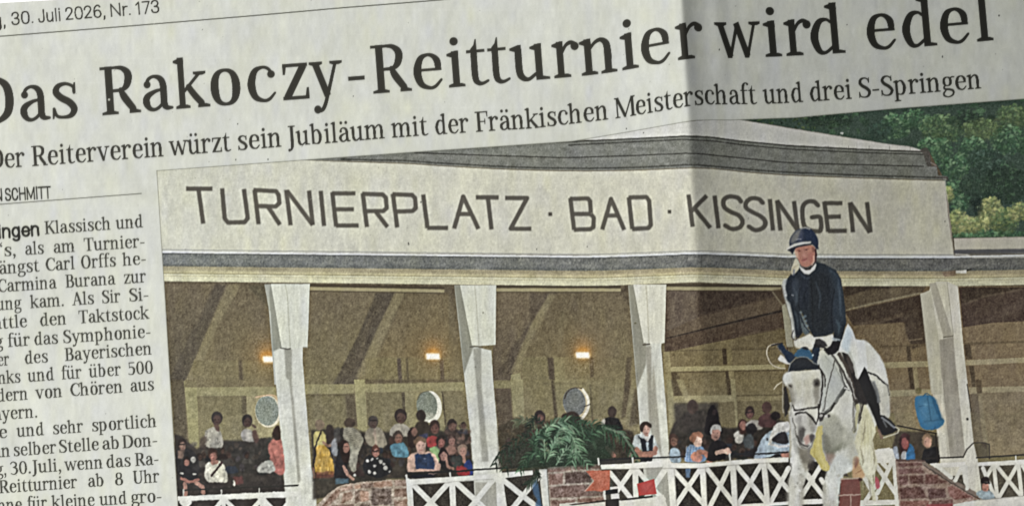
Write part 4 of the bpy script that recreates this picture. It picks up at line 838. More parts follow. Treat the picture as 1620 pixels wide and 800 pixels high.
fill(ln(zm((345, 805), (430, 730), (497, 678), (660, 646), (800, 638)), 3), (190, 170, 146), .8, .6); grainy(bw, 16, 2, 2, 62); grainy(bw, 14, 5, 4, 63); CUR[1] = PM
rail('white railing with crossed bars under the woman in navy')
fill(zn((288, 585), (640, 574), (720, 566), (800, 562), (800, 570), (640, 584), (300, 605)), (38, 38, 36), .95); fill(zd((0, 578), (110, 568), (390, 548), (480, 545), (480, 555), (110, 577), (0, 588)), (40, 40, 38), .95)
fill(ln(zn((290, 605), (294, 640)), 2.4), WH, .9); fill(ln(zn((568, 590), (570, 615)), 2.4), WH, .9)
for z, p, w in ((zn, ((330, 660), (490, 820)), 8.5), (zn, ((570, 640), (400, 830)), 8.5), (zn, ((600, 648), (760, 790), (800, 830)), 8.5), (zd, ((255, 615), (80, 830)), 8.5), (zd, ((300, 632), (545, 830)), 8.5), (zd, ((520, 625), (350, 830)), 8.5), (zd, ((0, 645), (200, 830)), 8.5)): fill(ln(z(*p), w), WH)
fill(zn((560, 640), (600, 640), (608, 850), (572, 850)), WH); fill(zd((255, 600), (302, 600), (325, 850), (268, 850)), WH)
fill(zn((288, 615), (328, 640), (340, 850), (305, 850)), WH); fill(np.concatenate([zn((290, 633), (800, 602)), zd((280, 590), (490, 575), (492, 602), (280, 628)), zn((800, 634), (300, 668))]), WH)
fill(ln(np.concatenate([zn((335, 667), (560, 652)), zd((0, 645), (240, 630))]), 1.3), (150, 150, 140), .6, .5)
fill(zd((530, 568), (580, 566), (600, 850), (560, 850)), (208, 209, 198)); fill(ln(zd((583, 570), (602, 850)), 1.5), (110, 104, 92), .7)
for q in ((500, 640), (520, 760)): fill(sp(*zd((q[0]-10, q[1]+20), (q[0]+20, q[1]), (q[0]+40, q[1]+130), (q[0], q[1]+90))), (62, 100, 140), .8, 1)
PT('brick_wall', 'brown brick pillar behind the orange flag')
bw = ze((22, 555), (355, 535), (385, 700), (400, 860), (45, 860))
fill(bw, (176, 162, 142)); CUR[1] = mask(bw)*PM
bricks([ze((25, 562), (170, 548), (175, 575), (28, 588)), ze((190, 545), (355, 536), (360, 566), (192, 574)), ze((32, 600), (122, 592), (125, 662), (36, 668)), ze((134, 590), (300, 580), (305, 650), (138, 660)), ze((312, 580), (362, 575), (370, 645), (315, 648)), ze((38, 680), (240, 666), (330, 660), (380, 700), (385, 735), (45, 748)), ze((45, 765), (200, 756), (205, 860), (48, 860)), ze((215, 752), (390, 742), (400, 860), (220, 860))], (118, 90, 78), 0, 64)
grainy(bw, 16, 2, 2, 65); grainy(bw, 10, 6, 5, 66); CUR[1] = PM
# palm
PALM = PT('palm', 'green potted palm spreading over the railing')
rg3 = np.random.default_rng(9)
def frond(pts, n, L, w, pal, droop=.5, both=True, a=.85):
    c = crs(np.array(pts, float), 12); idx = np.linspace(2, len(c)-2, n).astype(int)
    for i in idx:
        t = c[i+1]-c[i-1]; t /= hypot(*t)+1e-6
        f = i/len(c); l = L*(.5+.9*f)*(1.15-f*.5)*rg3.uniform(.8, 1.15)
        for sgn in ((-1, 1) if both else (1,)):
            d = np.array((-t[1], t[0]))*sgn*.75+t*rg3.uniform(.6, 1.0); d = d/hypot(*d)
            e = c[i]+d*l+np.array((0, droop*l*.4)); m = c[i]+d*l*.55+np.array((0, droop*l*.08))
            col = np.array(pal[rg3.integers(len(pal))], float)*rg3.uniform(.78, 1.25)
            fill(ln([(c[i][0], c[i][1], w), (m[0], m[1], w*.95), (e[0], e[1], .3)], 0, cap=False), col, a)
    fill(ln(np.hstack([c, np.linspace(1.8, .5, len(c))[:, None]]), 0), np.array(pal[-1])*1.05, .8)
PG = [(46, 76, 50), (58, 92, 64), (80, 118, 84), (34, 56, 40)]; PD = [(40, 56, 42), (50, 66, 48), (34, 46, 36)]; PL = [(82, 122, 86), (100, 140, 104), (56, 88, 60), (122, 156, 120)]
fill(sp(*zd((400, 560), (420, 480), (480, 400), (560, 320), (680, 270), (800, 300), (900, 320), (1000, 420), (940, 530), (600, 560))), (36, 54, 40), .85, 3)
fill(sp(*zd((290, 460), (400, 400), (500, 400), (480, 470), (390, 560), (300, 560))), (50, 52, 42), .85, 2)
for k in range(34):
    x, y = rg3.uniform(815, 960), rg3.uniform(672, 735); fill(el(x, y, rg3.uniform(3, 9), rg3.uniform(2, 5), rg3.uniform(0, 3), 10), np.array(PG[rg3.integers(4)])*rg3.uniform(.5, .95), .55, 1.2)
frond([(868, 720), (840, 690), (810, 700), (783, 735)], 13, 15, 2.9, PD, .9); frond([(866, 715), (836, 700), (815, 712), (800, 740)], 10, 12, 2.6, PD, .9)
frond([(870, 720), (850, 680), (830, 664), (815, 668)], 13, 14, 2.5, [(84, 96, 66), (70, 84, 58), (110, 116, 84)], .6); frond([(872, 715), (858, 672), (846, 660), (838, 672)], 10, 12, 2.5, PD, .7)
frond([(872, 722), (880, 680), (900, 664), (925, 672)], 15, 20, 2.7, PG, .8); frond([(875, 725), (905, 685), (940, 672), (972, 690)], 17, 22, 2.7, PG, 1.0)
frond([(890, 730), (930, 690), (960, 676), (985, 690), (1008, 733)], 22, 17, 2.6, PG, .9); frond([(868, 725), (878, 700), (900, 690), (918, 712)], 14, 20, 2.7, PL, .9)
frond([(862, 725), (862, 690), (872, 672), (895, 666)], 15, 18, 2.7, PL, .7); frond([(858, 730), (845, 705), (848, 690), (860, 684)], 13, 18, 2.7, PG, .8)
frond([(862, 735), (850, 715), (835, 722), (822, 745)], 14, 13, 2.6, PG, .8); frond([(880, 735), (895, 712), (912, 716), (930, 735)], 14, 15, 2.3, PL, .5)
frond([(865, 730), (880, 690), (888, 676), (905, 672)], 13, 24, 2.3, [(120, 150, 112), (96, 134, 98)], 1.0, False); frond([(892, 680), (905, 690), (910, 710), (905, 730)], 10, 16, 2.3, PL, .6)
for i in range(17):
    t = rg3.uniform(pi*1.0, pi*2.05); r = rg3.uniform(8, 17); fill(ln([(905, 722, 1.6), (905+r*cos(t), 722+r*.8*sin(t)+3, .4)], 0, cap=False), np.array(PL[rg3.integers(4)])*rg3.uniform(.8, 1.15), .85)
frond([(848, 742), (850, 752), (842, 760), (835, 766)], 12, 12, 2.2, PD, .4)
for p in (((790, 715), (782, 735)), ((795, 712), (788, 738)), ((786, 722), (776, 737)), ((845, 748), (838, 765)), ((853, 750), (848, 768))): fill(ln(p, [3, .6]), (44, 54, 42), .9)
fill(ln([(958, 676), (985, 686), (1003, 714), (1012, 738)], [2.5, 3.5, 3, 1.2]), (104, 126, 100), .8, .5)
grainy(A_((785, 655), (1010, 655), (1010, 760), (785, 760)), 7, 1.3, 1.3, 67)
# railing in the middle, flags, jump
rail('white railing with crossed bars between the waitress and the horse', .84)
fill(np.concatenate([ze((345, 505), (560, 492), (720, 490), (800, 486)), zh((80, 486), (180, 483), (180, 492), (0, 500)), ze((560, 505), (345, 518))]), (40, 40, 40), .95)
fill(zh((465, 466), (620, 466), (770, 458), (830, 455), (830, 464), (770, 470), (620, 476), (465, 478)), (40, 40, 42), .95); fill(ze((355, 520), (560, 505), (560, 528), (360, 540)), (56, 54, 50), .9)
fill(ln(ze((345, 500), (350, 540)), 2.4), WH, .9); fill(ln(ze((563, 495), (565, 530)), 2.6), WH, .9); fill(ln(zh((458, 470), (460, 510)), 2.4), WH, .9)
WR = (208, 207, 194)
for z, p in ((ze, ((420, 590), (560, 760))), (ze, ((560, 570), (440, 740))), (ze, ((590, 570), (700, 700), (760, 760))), (ze, ((780, 560), (690, 690), (640, 760))), (zh, ((90, 560), (330, 830))), (zh, ((275, 560), (100, 820))), (zh, ((310, 560), (520, 830))), (zh, ((460, 545), (320, 830))), (zh, ((500, 545), (700, 790))), (zh, ((660, 530), (510, 790))), (zh, ((690, 530), (830, 700))), (zh, ((830, 560), (720, 770))), (zh, ((50, 560), (-40, 700)))): fill(ln(z(*p), 7.6), WR)
for p in (((60, 540), (105, 540), (125, 850), (85, 850)), ((265, 540), (303, 535), (318, 850), (285, 850)), ((458, 530), (496, 525), (510, 830), (475, 830)), ((655, 515), (690, 512), (715, 790), (680, 790))): fill(zh(*p), WR); fill(ln(zh(p[1], p[2]), 1.4), (156, 152, 140), .7, .5)
fill(ze((560, 560), (600, 560), (600, 760), (568, 760)), WR)
fill(np.concatenate([ze((360, 540), (560, 530), (800, 505)), zh((90, 528), (285, 530), (335, 525), (620, 500), (830, 492), (830, 522), (620, 530), (340, 552), (285, 560), (90, 562)), ze((800, 550), (560, 565), (365, 568))]), (212, 211, 198))
fill(ln(np.concatenate([ze((420, 568), (560, 566)), zh((90, 562), (285, 561), (340, 553), (620, 531), (820, 524))]), 1.3), (140, 136, 124), .6, .5)
fill(zh((520, 790), (830, 772), (830, 792), (520, 815)), WR)
zq = Z(1220, 640, 5)
for p in (((265, 540), (420, 730)), ((400, 470), (250, 710)), ((330, 600), (240, 500)), ((395, 590), (415, 620))): fill(ln(zq(*p), 7.4), WR)
fill(zq((150, 752), (430, 742), (430, 782), (150, 792)), WR); fill(zq((150, 418), (560, 396), (560, 440), (150, 460)), WR)
PT('flag', 'orange swallow-tailed flag in front of the brick pillar', .9)
fill(ze((268, 578), (420, 574), (418, 695), (400, 704), (258, 706), (318, 640)), (186, 92, 66)); fill(ze((300, 580), (420, 576), (418, 640), (330, 640)), (198, 104, 76), .6, 2); grainy(ze((258, 574), (420, 574), (420, 706), (258, 706)), 8, 2, 2, 68); fill(ln(ze((262, 706), (316, 642)), 1.6), (205, 180, 160), .7)
PT('flag', 'red square flag on the white jump board', .84)
fill(ze((590, 660), (620, 652), (700, 628), (708, 680), (716, 724), (602, 735)), (186, 62, 56)); fill(ze((620, 665), (690, 640), (700, 690), (640, 715)), (198, 78, 70), .6, 2); fill(ln(ze((650, 720), (700, 650)), 2), (160, 44, 42), .5, 1)
PT('jump_board', 'white boards of a show jump with black caps', .88)
fill(ze((375, 705), (390, 700), (395, 760), (382, 762)), (196, 192, 180)); fill(ze((395, 700), (470, 690), (470, 720), (390, 728)), (40, 38, 38)); fill(ze((420, 680), (465, 676), (466, 690), (422, 696)), (206, 202, 190)); fill(ze((425, 725), (478, 722), (480, 755), (428, 758)), (200, 198, 188))
fill(ze((392, 760), (475, 752), (478, 860), (396, 860)), (46, 42, 40)); fill(ze((478, 765), (690, 745), (760, 728), (800, 860), (478, 860)), (206, 204, 190)); fill(ze((520, 752), (690, 734), (690, 746), (480, 768)), (44, 40, 38)); fill(ze((100, 785), (180, 780), (390, 770), (390, 860), (100, 860)), (198, 195, 180)); fill(ze((160, 790), (390, 762), (390, 774), (180, 796)), (60, 50, 44))
# right end: brick ramp, railing, child
rail('white railing right of the horse, partly covered by it', .82)
zq = Z(1220, 640, 5)
fill(zj((-10, 450), (110, 430), (130, 530), (-10, 530)), (206, 203, 190)); fill(zq((840, 350), (960, 345), (985, 440), (840, 460)), (208, 206, 194))
for p in (((960, 440), (840, 700)), ((830, 480), (1000, 720)), ((740, 580), (830, 740)), ((840, 620), (720, 800)), ((880, 460), (920, 500))): fill(ln(zq(*p), 7), (206, 204, 190))
fill(zq((955, 430), (990, 430), (1022, 860), (985, 860)), (208, 205, 190)); fill(zq((705, 755), (1000, 750), (1005, 790), (700, 800)), (206, 203, 188)); fill(sp(*zq((820, 570), (850, 590), (860, 650), (830, 660))), (190, 80, 92), .9, .7)
PT('brick_wall', 'dark red brick ramp with a sloping coping, lower right', .8)
bw = np.concatenate([zj((145, 512), (330, 515), (360, 545), (700, 750), (640, 770), (520, 800), (520, 860), (175, 860))])
fill(bw, (150, 124, 108)); CUR[1] = mask(bw)*PM
bricks([zj((165, 530), (310, 525), (325, 545), (168, 555)), zj((165, 565), (310, 555), (330, 590), (170, 600)), zj((170, 612), (225, 608), (228, 665), (172, 668)), zj((235, 608), (320, 602), (325, 660), (238, 664)), zj((330, 600), (415, 600), (418, 658), (334, 662)), zj((175, 685), (310, 680), (350, 750), (178, 755)), zj((350, 690), (460, 685), (470, 745), (360, 755)), zj((420, 625), (480, 650), (420, 660)), zj((475, 680), (510, 670), (640, 745), (520, 760), (490, 740)), zj((180, 770), (360, 765), (360, 860), (182, 860)), zj((375, 765), (510, 760), (510, 860), (380, 860))], (112, 74, 66), 0, 71)
grainy(bw, 14, 2, 2, 72); grainy(bw, 10, 6, 5, 73); CUR[1] = PM
fill(ln(zj((325, 530), (500, 640), (700, 752)), 6), (120, 104, 92), .95, .5); fill(ln(zj((330, 545), (500, 655), (690, 765)), 1.6), (60, 50, 44), .8); fill(zj((345, 790), (510, 785), (510, 810), (345, 815)), (150, 60, 62), .8, .7); fill(zj((150, 505), (330, 508), (335, 520), (150, 520)), (84, 60, 56), .8)
rail('white railing with crossed bars at the right edge', .82)
fill(ln(zj((160, 292), (300, 320), (405, 342)), 2.4), (44, 38, 34), .95); fill(ln(zj((400, 340), (415, 520)), 2), (50, 44, 40), .9); fill(ln(zj((320, 500), (575, 490)), 2.4), (44, 40, 38), .95); fill(ln(zj((575, 490), (600, 440), (640, 402), (700, 400), (740, 410), (742, 500)), 2), (60, 54, 48), .9); fill(ln(zj((660, 495), (960, 476)), 2.6), (52, 48, 44), .95); fill(zj((645, 405), (735, 410), (735, 490), (660, 490)), (70, 62, 52), .6, 1)
fill(zj((360, 532), (590, 520), (590, 550), (395, 560)), (206, 203, 192)); fill(zj((665, 525), (980, 505), (980, 538), (668, 548)), (208, 206, 196))
for p in (((400, 540), (500, 620)), ((565, 555), (525, 640)), ((590, 550), (600, 690)), ((575, 550), (590, 650)), ((765, 545), (720, 620)), ((770, 545), (790, 740)), ((790, 550), (945, 740)), ((915, 545), (805, 740)), ((925, 545), (945, 730)), ((950, 545), (985, 600)), ((700, 560), (770, 730))): fill(ln(zj(*p), 6.2), (202, 200, 188))
fill(zj((640, 765), (960, 735), (980, 735), (980, 880), (510, 880), (510, 790)), (204, 201, 190)); fill(zj((640, 762), (960, 735), (960, 740), (640, 770)), (150, 146, 136), .7)
fill(ln(zj((907, 485), (909, 512)), 2), WH, .9)
who('child with dark hair and sunglasses in a grey T-shirt at the lower right', .82)
fill(sp(*zj((655, 725), (690, 700), (745, 705), (775, 740), (770, 752), (700, 758))), (150, 168, 176), .98, .5); fill(el(*zj((717, 680))[0], 5.5, 7), (176, 122, 104), .97, .5); fill(sp(*zj((688, 655), (692, 625), (720, 614), (742, 628), (742, 655), (715, 645))), (44, 34, 32), .98, .5); fill(ln(zj((700, 655), (742, 655)), 2.4), (34, 30, 32), .9); fill(el(*zj((716, 695))[0], 1.6, .7), (150, 90, 84), .8)
# ---- the grey horse
HO = PT('horse', 'grey show horse with a navy ear bonnet jumping towards the viewer', .8)
z1, z2, z3, z4 = Z(1200, 350, 4), Z(1200, 520, 5.714), Z(1220, 640, 5), Z(1290, 500, 4)
HW = (200, 202, 192)
# whip loop, far rein
fill(ln(z2((240, 358), (180, 350), (120, 320), (80, 250), (75, 200), (90, 160), (130, 140), (190, 130)), 1.6, True), (186, 176, 150), .95); fill(ln(z2((120, 150), (170, 136), (215, 130)), 2.4), (40, 36, 38), .95)
fill(ln(z2((138, 545), (170, 505), (215, 475)), [1.6, 2, 2]), (200, 190, 160), .95)
# body, hindquarters, neck
fill(sp(*z4((60, 200), (160, 190), (300, 150), (390, 230), (435, 310), (460, 420), (468, 560), (465, 640), (420, 640), (380, 700), (330, 780), (200, 860), (60, 860), (-20, 700), (-20, 300))), (196, 197, 186), 1, .6)
fill(z4((330, 350), (440, 430), (470, 480), (466, 640), (415, 620), (395, 520), (350, 420)), (202, 201, 186), .8, 2)
fill(sp(*z4((300, 150), (385, 225), (435, 310), (455, 430), (380, 370), (320, 300))), (206, 206, 196), .8, 1.5)
# chest and forelegs
fill(z3((150, -20), (640, -20), (660, 260), (700, 430), (640, 520), (600, 540), (575, 560), (545, 640), (530, 780), (540, 880), (415, 880), (415, 760), (412, 640), (440, 520), (330, 420), (280, 560), (255, 640), (250, 700), (240, 880), (130, 880), (150, 700), (140, 600), (165, 480), (160, 300)), (198, 199, 188), 1, .6)
fill(sp(*z3((400, 300), (520, 240), (600, 200), (650, 260), (600, 330), (520, 360), (460, 380), (420, 360))), (128, 130, 104), .75, 4); fill(sp(*z3((420, 140), (480, 90), (560, 110), (600, 200), (500, 250), (410, 290), (405, 200))), (178, 180, 160), .7, 4)
fill(sp(*z3((430, 370), (490, 360), (500, 420), (470, 480), (440, 460))), (136, 110, 92), .85, 2); fill(ln(z3((420, 340), (470, 370), (540, 350)), 4, True), (96, 98, 84), .6, 1.5)
fill(sp(*z3((230, 360), (310, 380), (340, 440), (320, 490), (270, 530), (240, 470))), (140, 134, 116), .8, 2); fill(z3((300, 430), (345, 440), (350, 470), (300, 520), (288, 490)), (52, 46, 42), .85, 1)
fill(sp(*z3((500, 420), (600, 400), (640, 480), (560, 540), (530, 640), (440, 700), (450, 540))), (190, 196, 192), .7, 3)
fill(ln(z3((430, 640), (445, 760), (430, 860)), 7), (160, 158, 140), .7, 2); fill(ln(z3((500, 620), (480, 760), (500, 860)), 6), (210, 210, 200), .6, 2); fill(ln(z3((225, 560), (235, 700), (225, 860)), 7), (166, 162, 146), .6, 2); fill(ln(z3((185, 340), (180, 560), (175, 860)), 10), (208, 208, 198), .6, 3)
fill(sp(*z3((130, 610), (165, 580), (200, 660), (190, 860), (130, 860))), (192, 190, 172), .7, 2); fill(sp(*z3((415, 790), (480, 740), (520, 790), (510, 880), (420, 880))), (170, 166, 150), .7, 2)
specks(((1258, 720), (1272, 800)), 22, [(150, 148, 134), (216, 216, 206)], .8, 2, .5); specks(((1305, 720), (1330, 800)), 26, [(150, 146, 128), (214, 214, 204)], .8, 2.4, .5)
# tail, cream and yellowish
fill(z3((700, -30), (750, 0), (800, 120), (830, 210), (800, 280), (840, 460), (830, 520), (800, 560), (830, 760), (800, 760), (790, 620), (740, 560), (700, 440), (660, 300), (690, 160)), (200, 197, 166), 1, .7)
fill(sp(*z3((730, 20), (790, 140), (800, 230), (720, 330), (680, 280), (700, 150))), (190, 186, 146), .7, 2); fill(sp(*z3((720, 350), (790, 330), (800, 470), (760, 540), (720, 460))), (214, 212, 184), .8, 2)
for k in range(10): fill(ln(z3((735+k*6, 20+k*10), (705+k*12, 200), (700+k*13, 420+k*6)), 1.1, True), (176, 170, 124) if k % 2 else (218, 216, 190), .35, .6)
for q in (((795, 300), (815, 420), (800, 520)), ((705, 330), (725, 450), (715, 500)), ((760, 560), (780, 640), (790, 740)), ((745, 120), (735, 220), (720, 300))): fill(ln(z3(*q), [.6, 2.6, .6], True), (134, 126, 98), .7, .6)
for k in range(16): x = 700+k*8; fill(ln(z3((x, 440+(k*37) % 60), (x+rg3.uniform(-6, 16), 560+(k*53) % 150)), [1.8, .4]), (214, 212, 186), .7, .4)
fill(sp(*z3((650, 420), (690, 410), (700, 470), (740, 540), (730, 580), (650, 580), (640, 520))), (196, 152, 106), .9, 1); fill(sp(*z3((660, 425), (688, 425), (685, 480), (660, 500))), (140, 92, 74), .85, 1)
fill(ln(z3((670, 540), (715, 520)), 1.6), (150, 104, 70), .7); fill(z3((570, 560), (590, 535), (615, 570)), (70, 60, 52), .9, .6)
fill(z3((555, 590), (700, 585), (708, 690), (700, 860), (530, 860), (545, 690)), (122, 68, 60), .95, .5); fill(ln(z3((535, 718), (705, 710)), 2), (180, 150, 132), .9); fill(ln(z3((628, 720), (634, 860)), 1.8), (176, 146, 128), .85); fill(ln(z3((555, 585), (700, 580)), 2.4), (176, 150, 130), .8); fill(el(*z3((705, 592))[0], 3, 3), (74, 44, 40), .9)
# saddle cloth, saddle, girth straps
fill(z4((165, 225), (215, 240), (240, 290), (255, 380), (270, 400), (320, 330), (345, 420), (330, 560), (300, 560), (265, 540), (235, 440), (200, 330)), (42, 38, 37), .97, .6)
fill(ln(z4((150, 240), (200, 330), (240, 460), (250, 530)), 6), (70, 62, 56), .95); fill(ln(z4((165, 290), (225, 420), (255, 520)), 1.6), (190, 190, 182), .8); fill(sp(*z4((200, 240), (235, 260), (250, 330), (230, 360), (205, 300))), (92, 84, 78), .6, 1)
fill(ln(z4((260, 540), (268, 620), (240, 720)), 5.5), (52, 46, 40), .95); fill(ln(z4((268, 560), (262, 640), (245, 730)), 5), (186, 182, 132), .9); fill(ln(z4((300, 560), (280, 660)), 3), (60, 54, 46), .9)
fill(ln(z4((335, 355), (380, 375), (455, 440)), 3), (44, 42, 44), .95); fill(ln(z4((455, 440), (468, 500)), 2), (60, 56, 52), .9)
# breastplate and reins
fill(ln(z4((190, 450), (150, 510), (100, 580), (60, 615)), 6), (62, 64, 60), .95); fill(ln(z4((105, 240), (150, 320), (190, 450), (210, 465)), 3), (58, 56, 54), .95); fill(ln(z4((110, 250), (175, 350), (235, 480)), 3.4), (66, 62, 58), .95); fill(ln(z4((65, 255), (130, 330), (185, 440)), 2.4), (84, 82, 76), .9); fill(ln(z4((105, 310), (80, 450), (45, 600)), 2), (96, 94, 88), .9)
fill(ln(z4((185, 452), (212, 462)), 2), (210, 210, 204), .9)
fill(sp(*z3((415, 160), (480, 110), (560, 150), (610, 240), (560, 330), (480, 370), (420, 360), (400, 280))), (152, 152, 128), .7, 3.5); fill(sp(*z3((415, 300), (500, 262), (575, 270), (560, 330), (490, 372), (430, 372))), (110, 112, 92), .75, 3); fill(ln(z3((440, 180), (500, 240), (590, 250)), 5, True), (176, 174, 152), .5, 2)
fill(sp(*z3((620, 300), (660, 280), (680, 420), (640, 470), (610, 400))), (160, 158, 138), .6, 3); fill(sp(*z3((450, 560), (520, 540), (520, 660), (470, 760), (440, 680))), (206, 208, 202), .6, 3); fill(ln(z3((420, 640), (418, 760), (425, 860)), 4), (150, 148, 132), .6, 1.6); fill(ln(z3((250, 560), (250, 680), (243, 860)), 4), (150, 146, 130), .6, 1.6)
for k in range(40): x = 420+rg3.uniform(0, 230); y = 40+rg3.uniform(0, 330); fill(ln(z3((x, y), (x-rg3.uniform(4, 16), y+rg3.uniform(25, 60))), 1.2), (150, 150, 134) if k % 2 else (210, 210, 198), .35, .6)
for k in range(40): x = rg3.choice([150, 170, 190, 210, 430, 450, 480, 510])+rg3.uniform(-10, 25); y = rg3.uniform(420, 800); fill(ln(z3((x, y), (x+rg3.uniform(-5, 5), y+rg3.uniform(25, 60))), 1.3), (158, 156, 142) if k % 2 else (216, 216, 206), .4, .6)
fill(ln(z3((655, -20), (650, 90), (662, 210)), 3.4, True), (70, 66, 56), .8, .7); fill(ln(z3((705, -20), (708, 60), (694, 140)), 3, True), (78, 74, 62), .75, .7)
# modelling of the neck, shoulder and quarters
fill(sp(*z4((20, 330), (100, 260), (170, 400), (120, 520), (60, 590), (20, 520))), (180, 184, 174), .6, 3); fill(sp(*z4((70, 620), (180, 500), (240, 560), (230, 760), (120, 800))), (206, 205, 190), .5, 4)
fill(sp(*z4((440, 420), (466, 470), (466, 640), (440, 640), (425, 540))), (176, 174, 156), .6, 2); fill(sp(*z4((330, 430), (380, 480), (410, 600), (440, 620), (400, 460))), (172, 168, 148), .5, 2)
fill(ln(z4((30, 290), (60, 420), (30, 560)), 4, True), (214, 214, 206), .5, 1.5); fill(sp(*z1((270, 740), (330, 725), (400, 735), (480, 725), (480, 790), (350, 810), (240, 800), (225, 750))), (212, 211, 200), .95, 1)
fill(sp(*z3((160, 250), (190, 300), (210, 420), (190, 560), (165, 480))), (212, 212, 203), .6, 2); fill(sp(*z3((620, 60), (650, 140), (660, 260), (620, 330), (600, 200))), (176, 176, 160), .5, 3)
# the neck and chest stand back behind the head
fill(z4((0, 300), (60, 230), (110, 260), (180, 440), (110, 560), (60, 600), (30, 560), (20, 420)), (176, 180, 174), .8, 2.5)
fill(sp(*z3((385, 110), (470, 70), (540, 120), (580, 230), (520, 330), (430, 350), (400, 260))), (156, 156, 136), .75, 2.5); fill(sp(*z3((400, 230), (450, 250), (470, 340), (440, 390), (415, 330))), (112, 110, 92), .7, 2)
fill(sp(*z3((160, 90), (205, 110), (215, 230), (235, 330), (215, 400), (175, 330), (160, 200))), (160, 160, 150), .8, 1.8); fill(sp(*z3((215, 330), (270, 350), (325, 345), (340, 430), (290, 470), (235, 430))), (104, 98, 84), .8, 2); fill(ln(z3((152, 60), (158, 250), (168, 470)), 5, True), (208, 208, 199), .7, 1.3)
# head
hd = z2((268, 320), (290, 380), (225, 400), (215, 440), (240, 500), (280, 540), (300, 640), (290, 700), (285, 800))
hd2 = z3((160, 60), (165, 160), (200, 240), (230, 320), (270, 345), (310, 335), (350, 260), (375, 160), (380, 60), (372, -40))
fill(np.concatenate([z2((285, 380), (230, 410), (216, 450), (240, 510), (280, 545), (305, 640)), hd2, z2((565, 600), (560, 480), (555, 370))]), (202, 201, 188), 1, .6)
fill(sp(*z2((330, 400), (460, 390), (520, 420), (480, 560), (440, 690), (360, 690), (340, 560))), (192, 190, 170), .8, 3); fill(sp(*z2((240, 400), (290, 395), (300, 480), (270, 500), (235, 470))), (214, 216, 210), .8, 1.5)
fill(sp(*z2((500, 480), (540, 460), (555, 500), (530, 530), (500, 525))), (84, 80, 72), .7, 1.8); fill(sp(*z2((268, 505), (300, 495), (312, 520), (290, 540))), (100, 94, 84), .75, 1.4); fill(sp(*z2((500, 530), (545, 530), (540, 600), (505, 590))), (150, 146, 128), .6, 2.5); fill(el(*z2((420, 640))[0], 3, 4), (168, 162, 146), .5, 2)
fill(sp(*z3((205, 90), (330, 90), (350, 170), (320, 240), (230, 230), (205, 170))), (176, 174, 164), .8, 2); fill(sp(*z3((215, 200), (240, 170), (268, 190), (255, 280), (235, 300), (215, 260))), (78, 74, 70), .9, 1.2); fill(sp(*z3((262, 260), (300, 230), (310, 270), (290, 310), (268, 315))), (176, 138, 126), .9, 1)
fill(sp(*z3((305, 240), (340, 235), (335, 280), (310, 300))), (70, 62, 60), .85, 1); fill(ln(z3((205, 245), (235, 310), (290, 330)), 2.6, True), (62, 58, 54), .85, .5); fill(ln(z3((200, 290), (235, 335), (280, 348), (310, 330)), 2.4, True), (200, 198, 186), .8, .6); fill(ln(z3((285, 150), (300, 230)), 4), (206, 204, 196), .6, 1.5)
for k in range(9): x, y = 228+k*11, 105+(k % 3)*9; fill(ln(z3((x, y), (x+6, y+40)), 1), (146, 144, 134), .5, .5)
fill(sp(*z2((505, 520), (548, 520), (545, 640), (520, 690), (500, 600))), (150, 146, 130), .7, 2); fill(sp(*z2((272, 530), (310, 530), (335, 640), (320, 700), (295, 620))), (156, 152, 138), .65, 1.8); fill(sp(*z2((330, 395), (480, 392), (470, 440), (400, 470), (345, 450))), (212, 212, 202), .6, 2.5)
fill(sp(*z2((340, 600), (400, 640), (400, 700), (350, 710))), (210, 209, 198), .5, 2.5); fill(sp(*z2((440, 560), (500, 600), (490, 690), (440, 700))), (178, 174, 156), .5, 2.5)
fill(sp(*z3((205, 95), (235, 85), (245, 150), (225, 200), (205, 180))), (140, 138, 130), .6, 1.6); fill(sp(*z3((300, 100), (345, 120), (350, 190), (320, 215))), (136, 132, 124), .6, 1.6); fill(sp(*z3((240, 90), (290, 88), (285, 150), (255, 180))), (198, 197, 188), .6, 1.6)
fill(ln(z3((232, 300), (262, 325), (300, 318)), 3, True), (86, 78, 74), .7, .8); fill(sp(*z3((235, 340), (300, 345), (320, 400), (300, 440), (250, 420))), (128, 122, 106), .6, 2.5)
fill(sp(*z2((495, 470), (530, 455), (555, 480), (550, 520), (515, 530), (497, 505))), (70, 66, 60), .75, 1); fill(el(*z2((526, 498))[0], 2.3, 2.8), (46, 42, 40), .85, .6); fill(el(*z2((286, 515))[0], 2.4, 1.8), (60, 54, 50), .85, .6); fill(ln(z2((500, 462), (535, 448)), 1.2), (110, 106, 96), .7, .5)
fill(sp(*z2((508, 530), (548, 530), (546, 660), (530, 700), (512, 640))), (134, 130, 114), .8, 1.6); fill(sp(*z2((272, 535), (300, 540), (325, 640), (318, 700), (298, 640))), (140, 136, 122), .75, 1.5); fill(ln(z2((400, 420), (395, 560), (385, 690)), 3, True), (214, 213, 204), .55, 1.6); fill(ln(z2((340, 560), (330, 660)), 2), (160, 158, 146), .6, 1)
for k in range(14): x = 330+rg3.uniform(0, 180); y = 400+rg3.uniform(0, 260); fill(ln(z2((x, y), (x+rg3.uniform(-8, 8), y+rg3.uniform(30, 60))), 1), (164, 162, 150) if k % 2 else (216, 215, 206), .4, .5)
fill(ln(z3((168, 110), (190, 190), (205, 250), (228, 318), (270, 346), (308, 336), (345, 262)), 1.6, True), (92, 88, 80), .75, .5)
fill(ln(z2((222, 420), (218, 455), (240, 508), (278, 545), (303, 640), (298, 720)), 1.2, True), (120, 116, 104), .7, .5); fill(ln(z2((300, 690), (292, 790)), 1.6), (130, 126, 114), .6, .6)
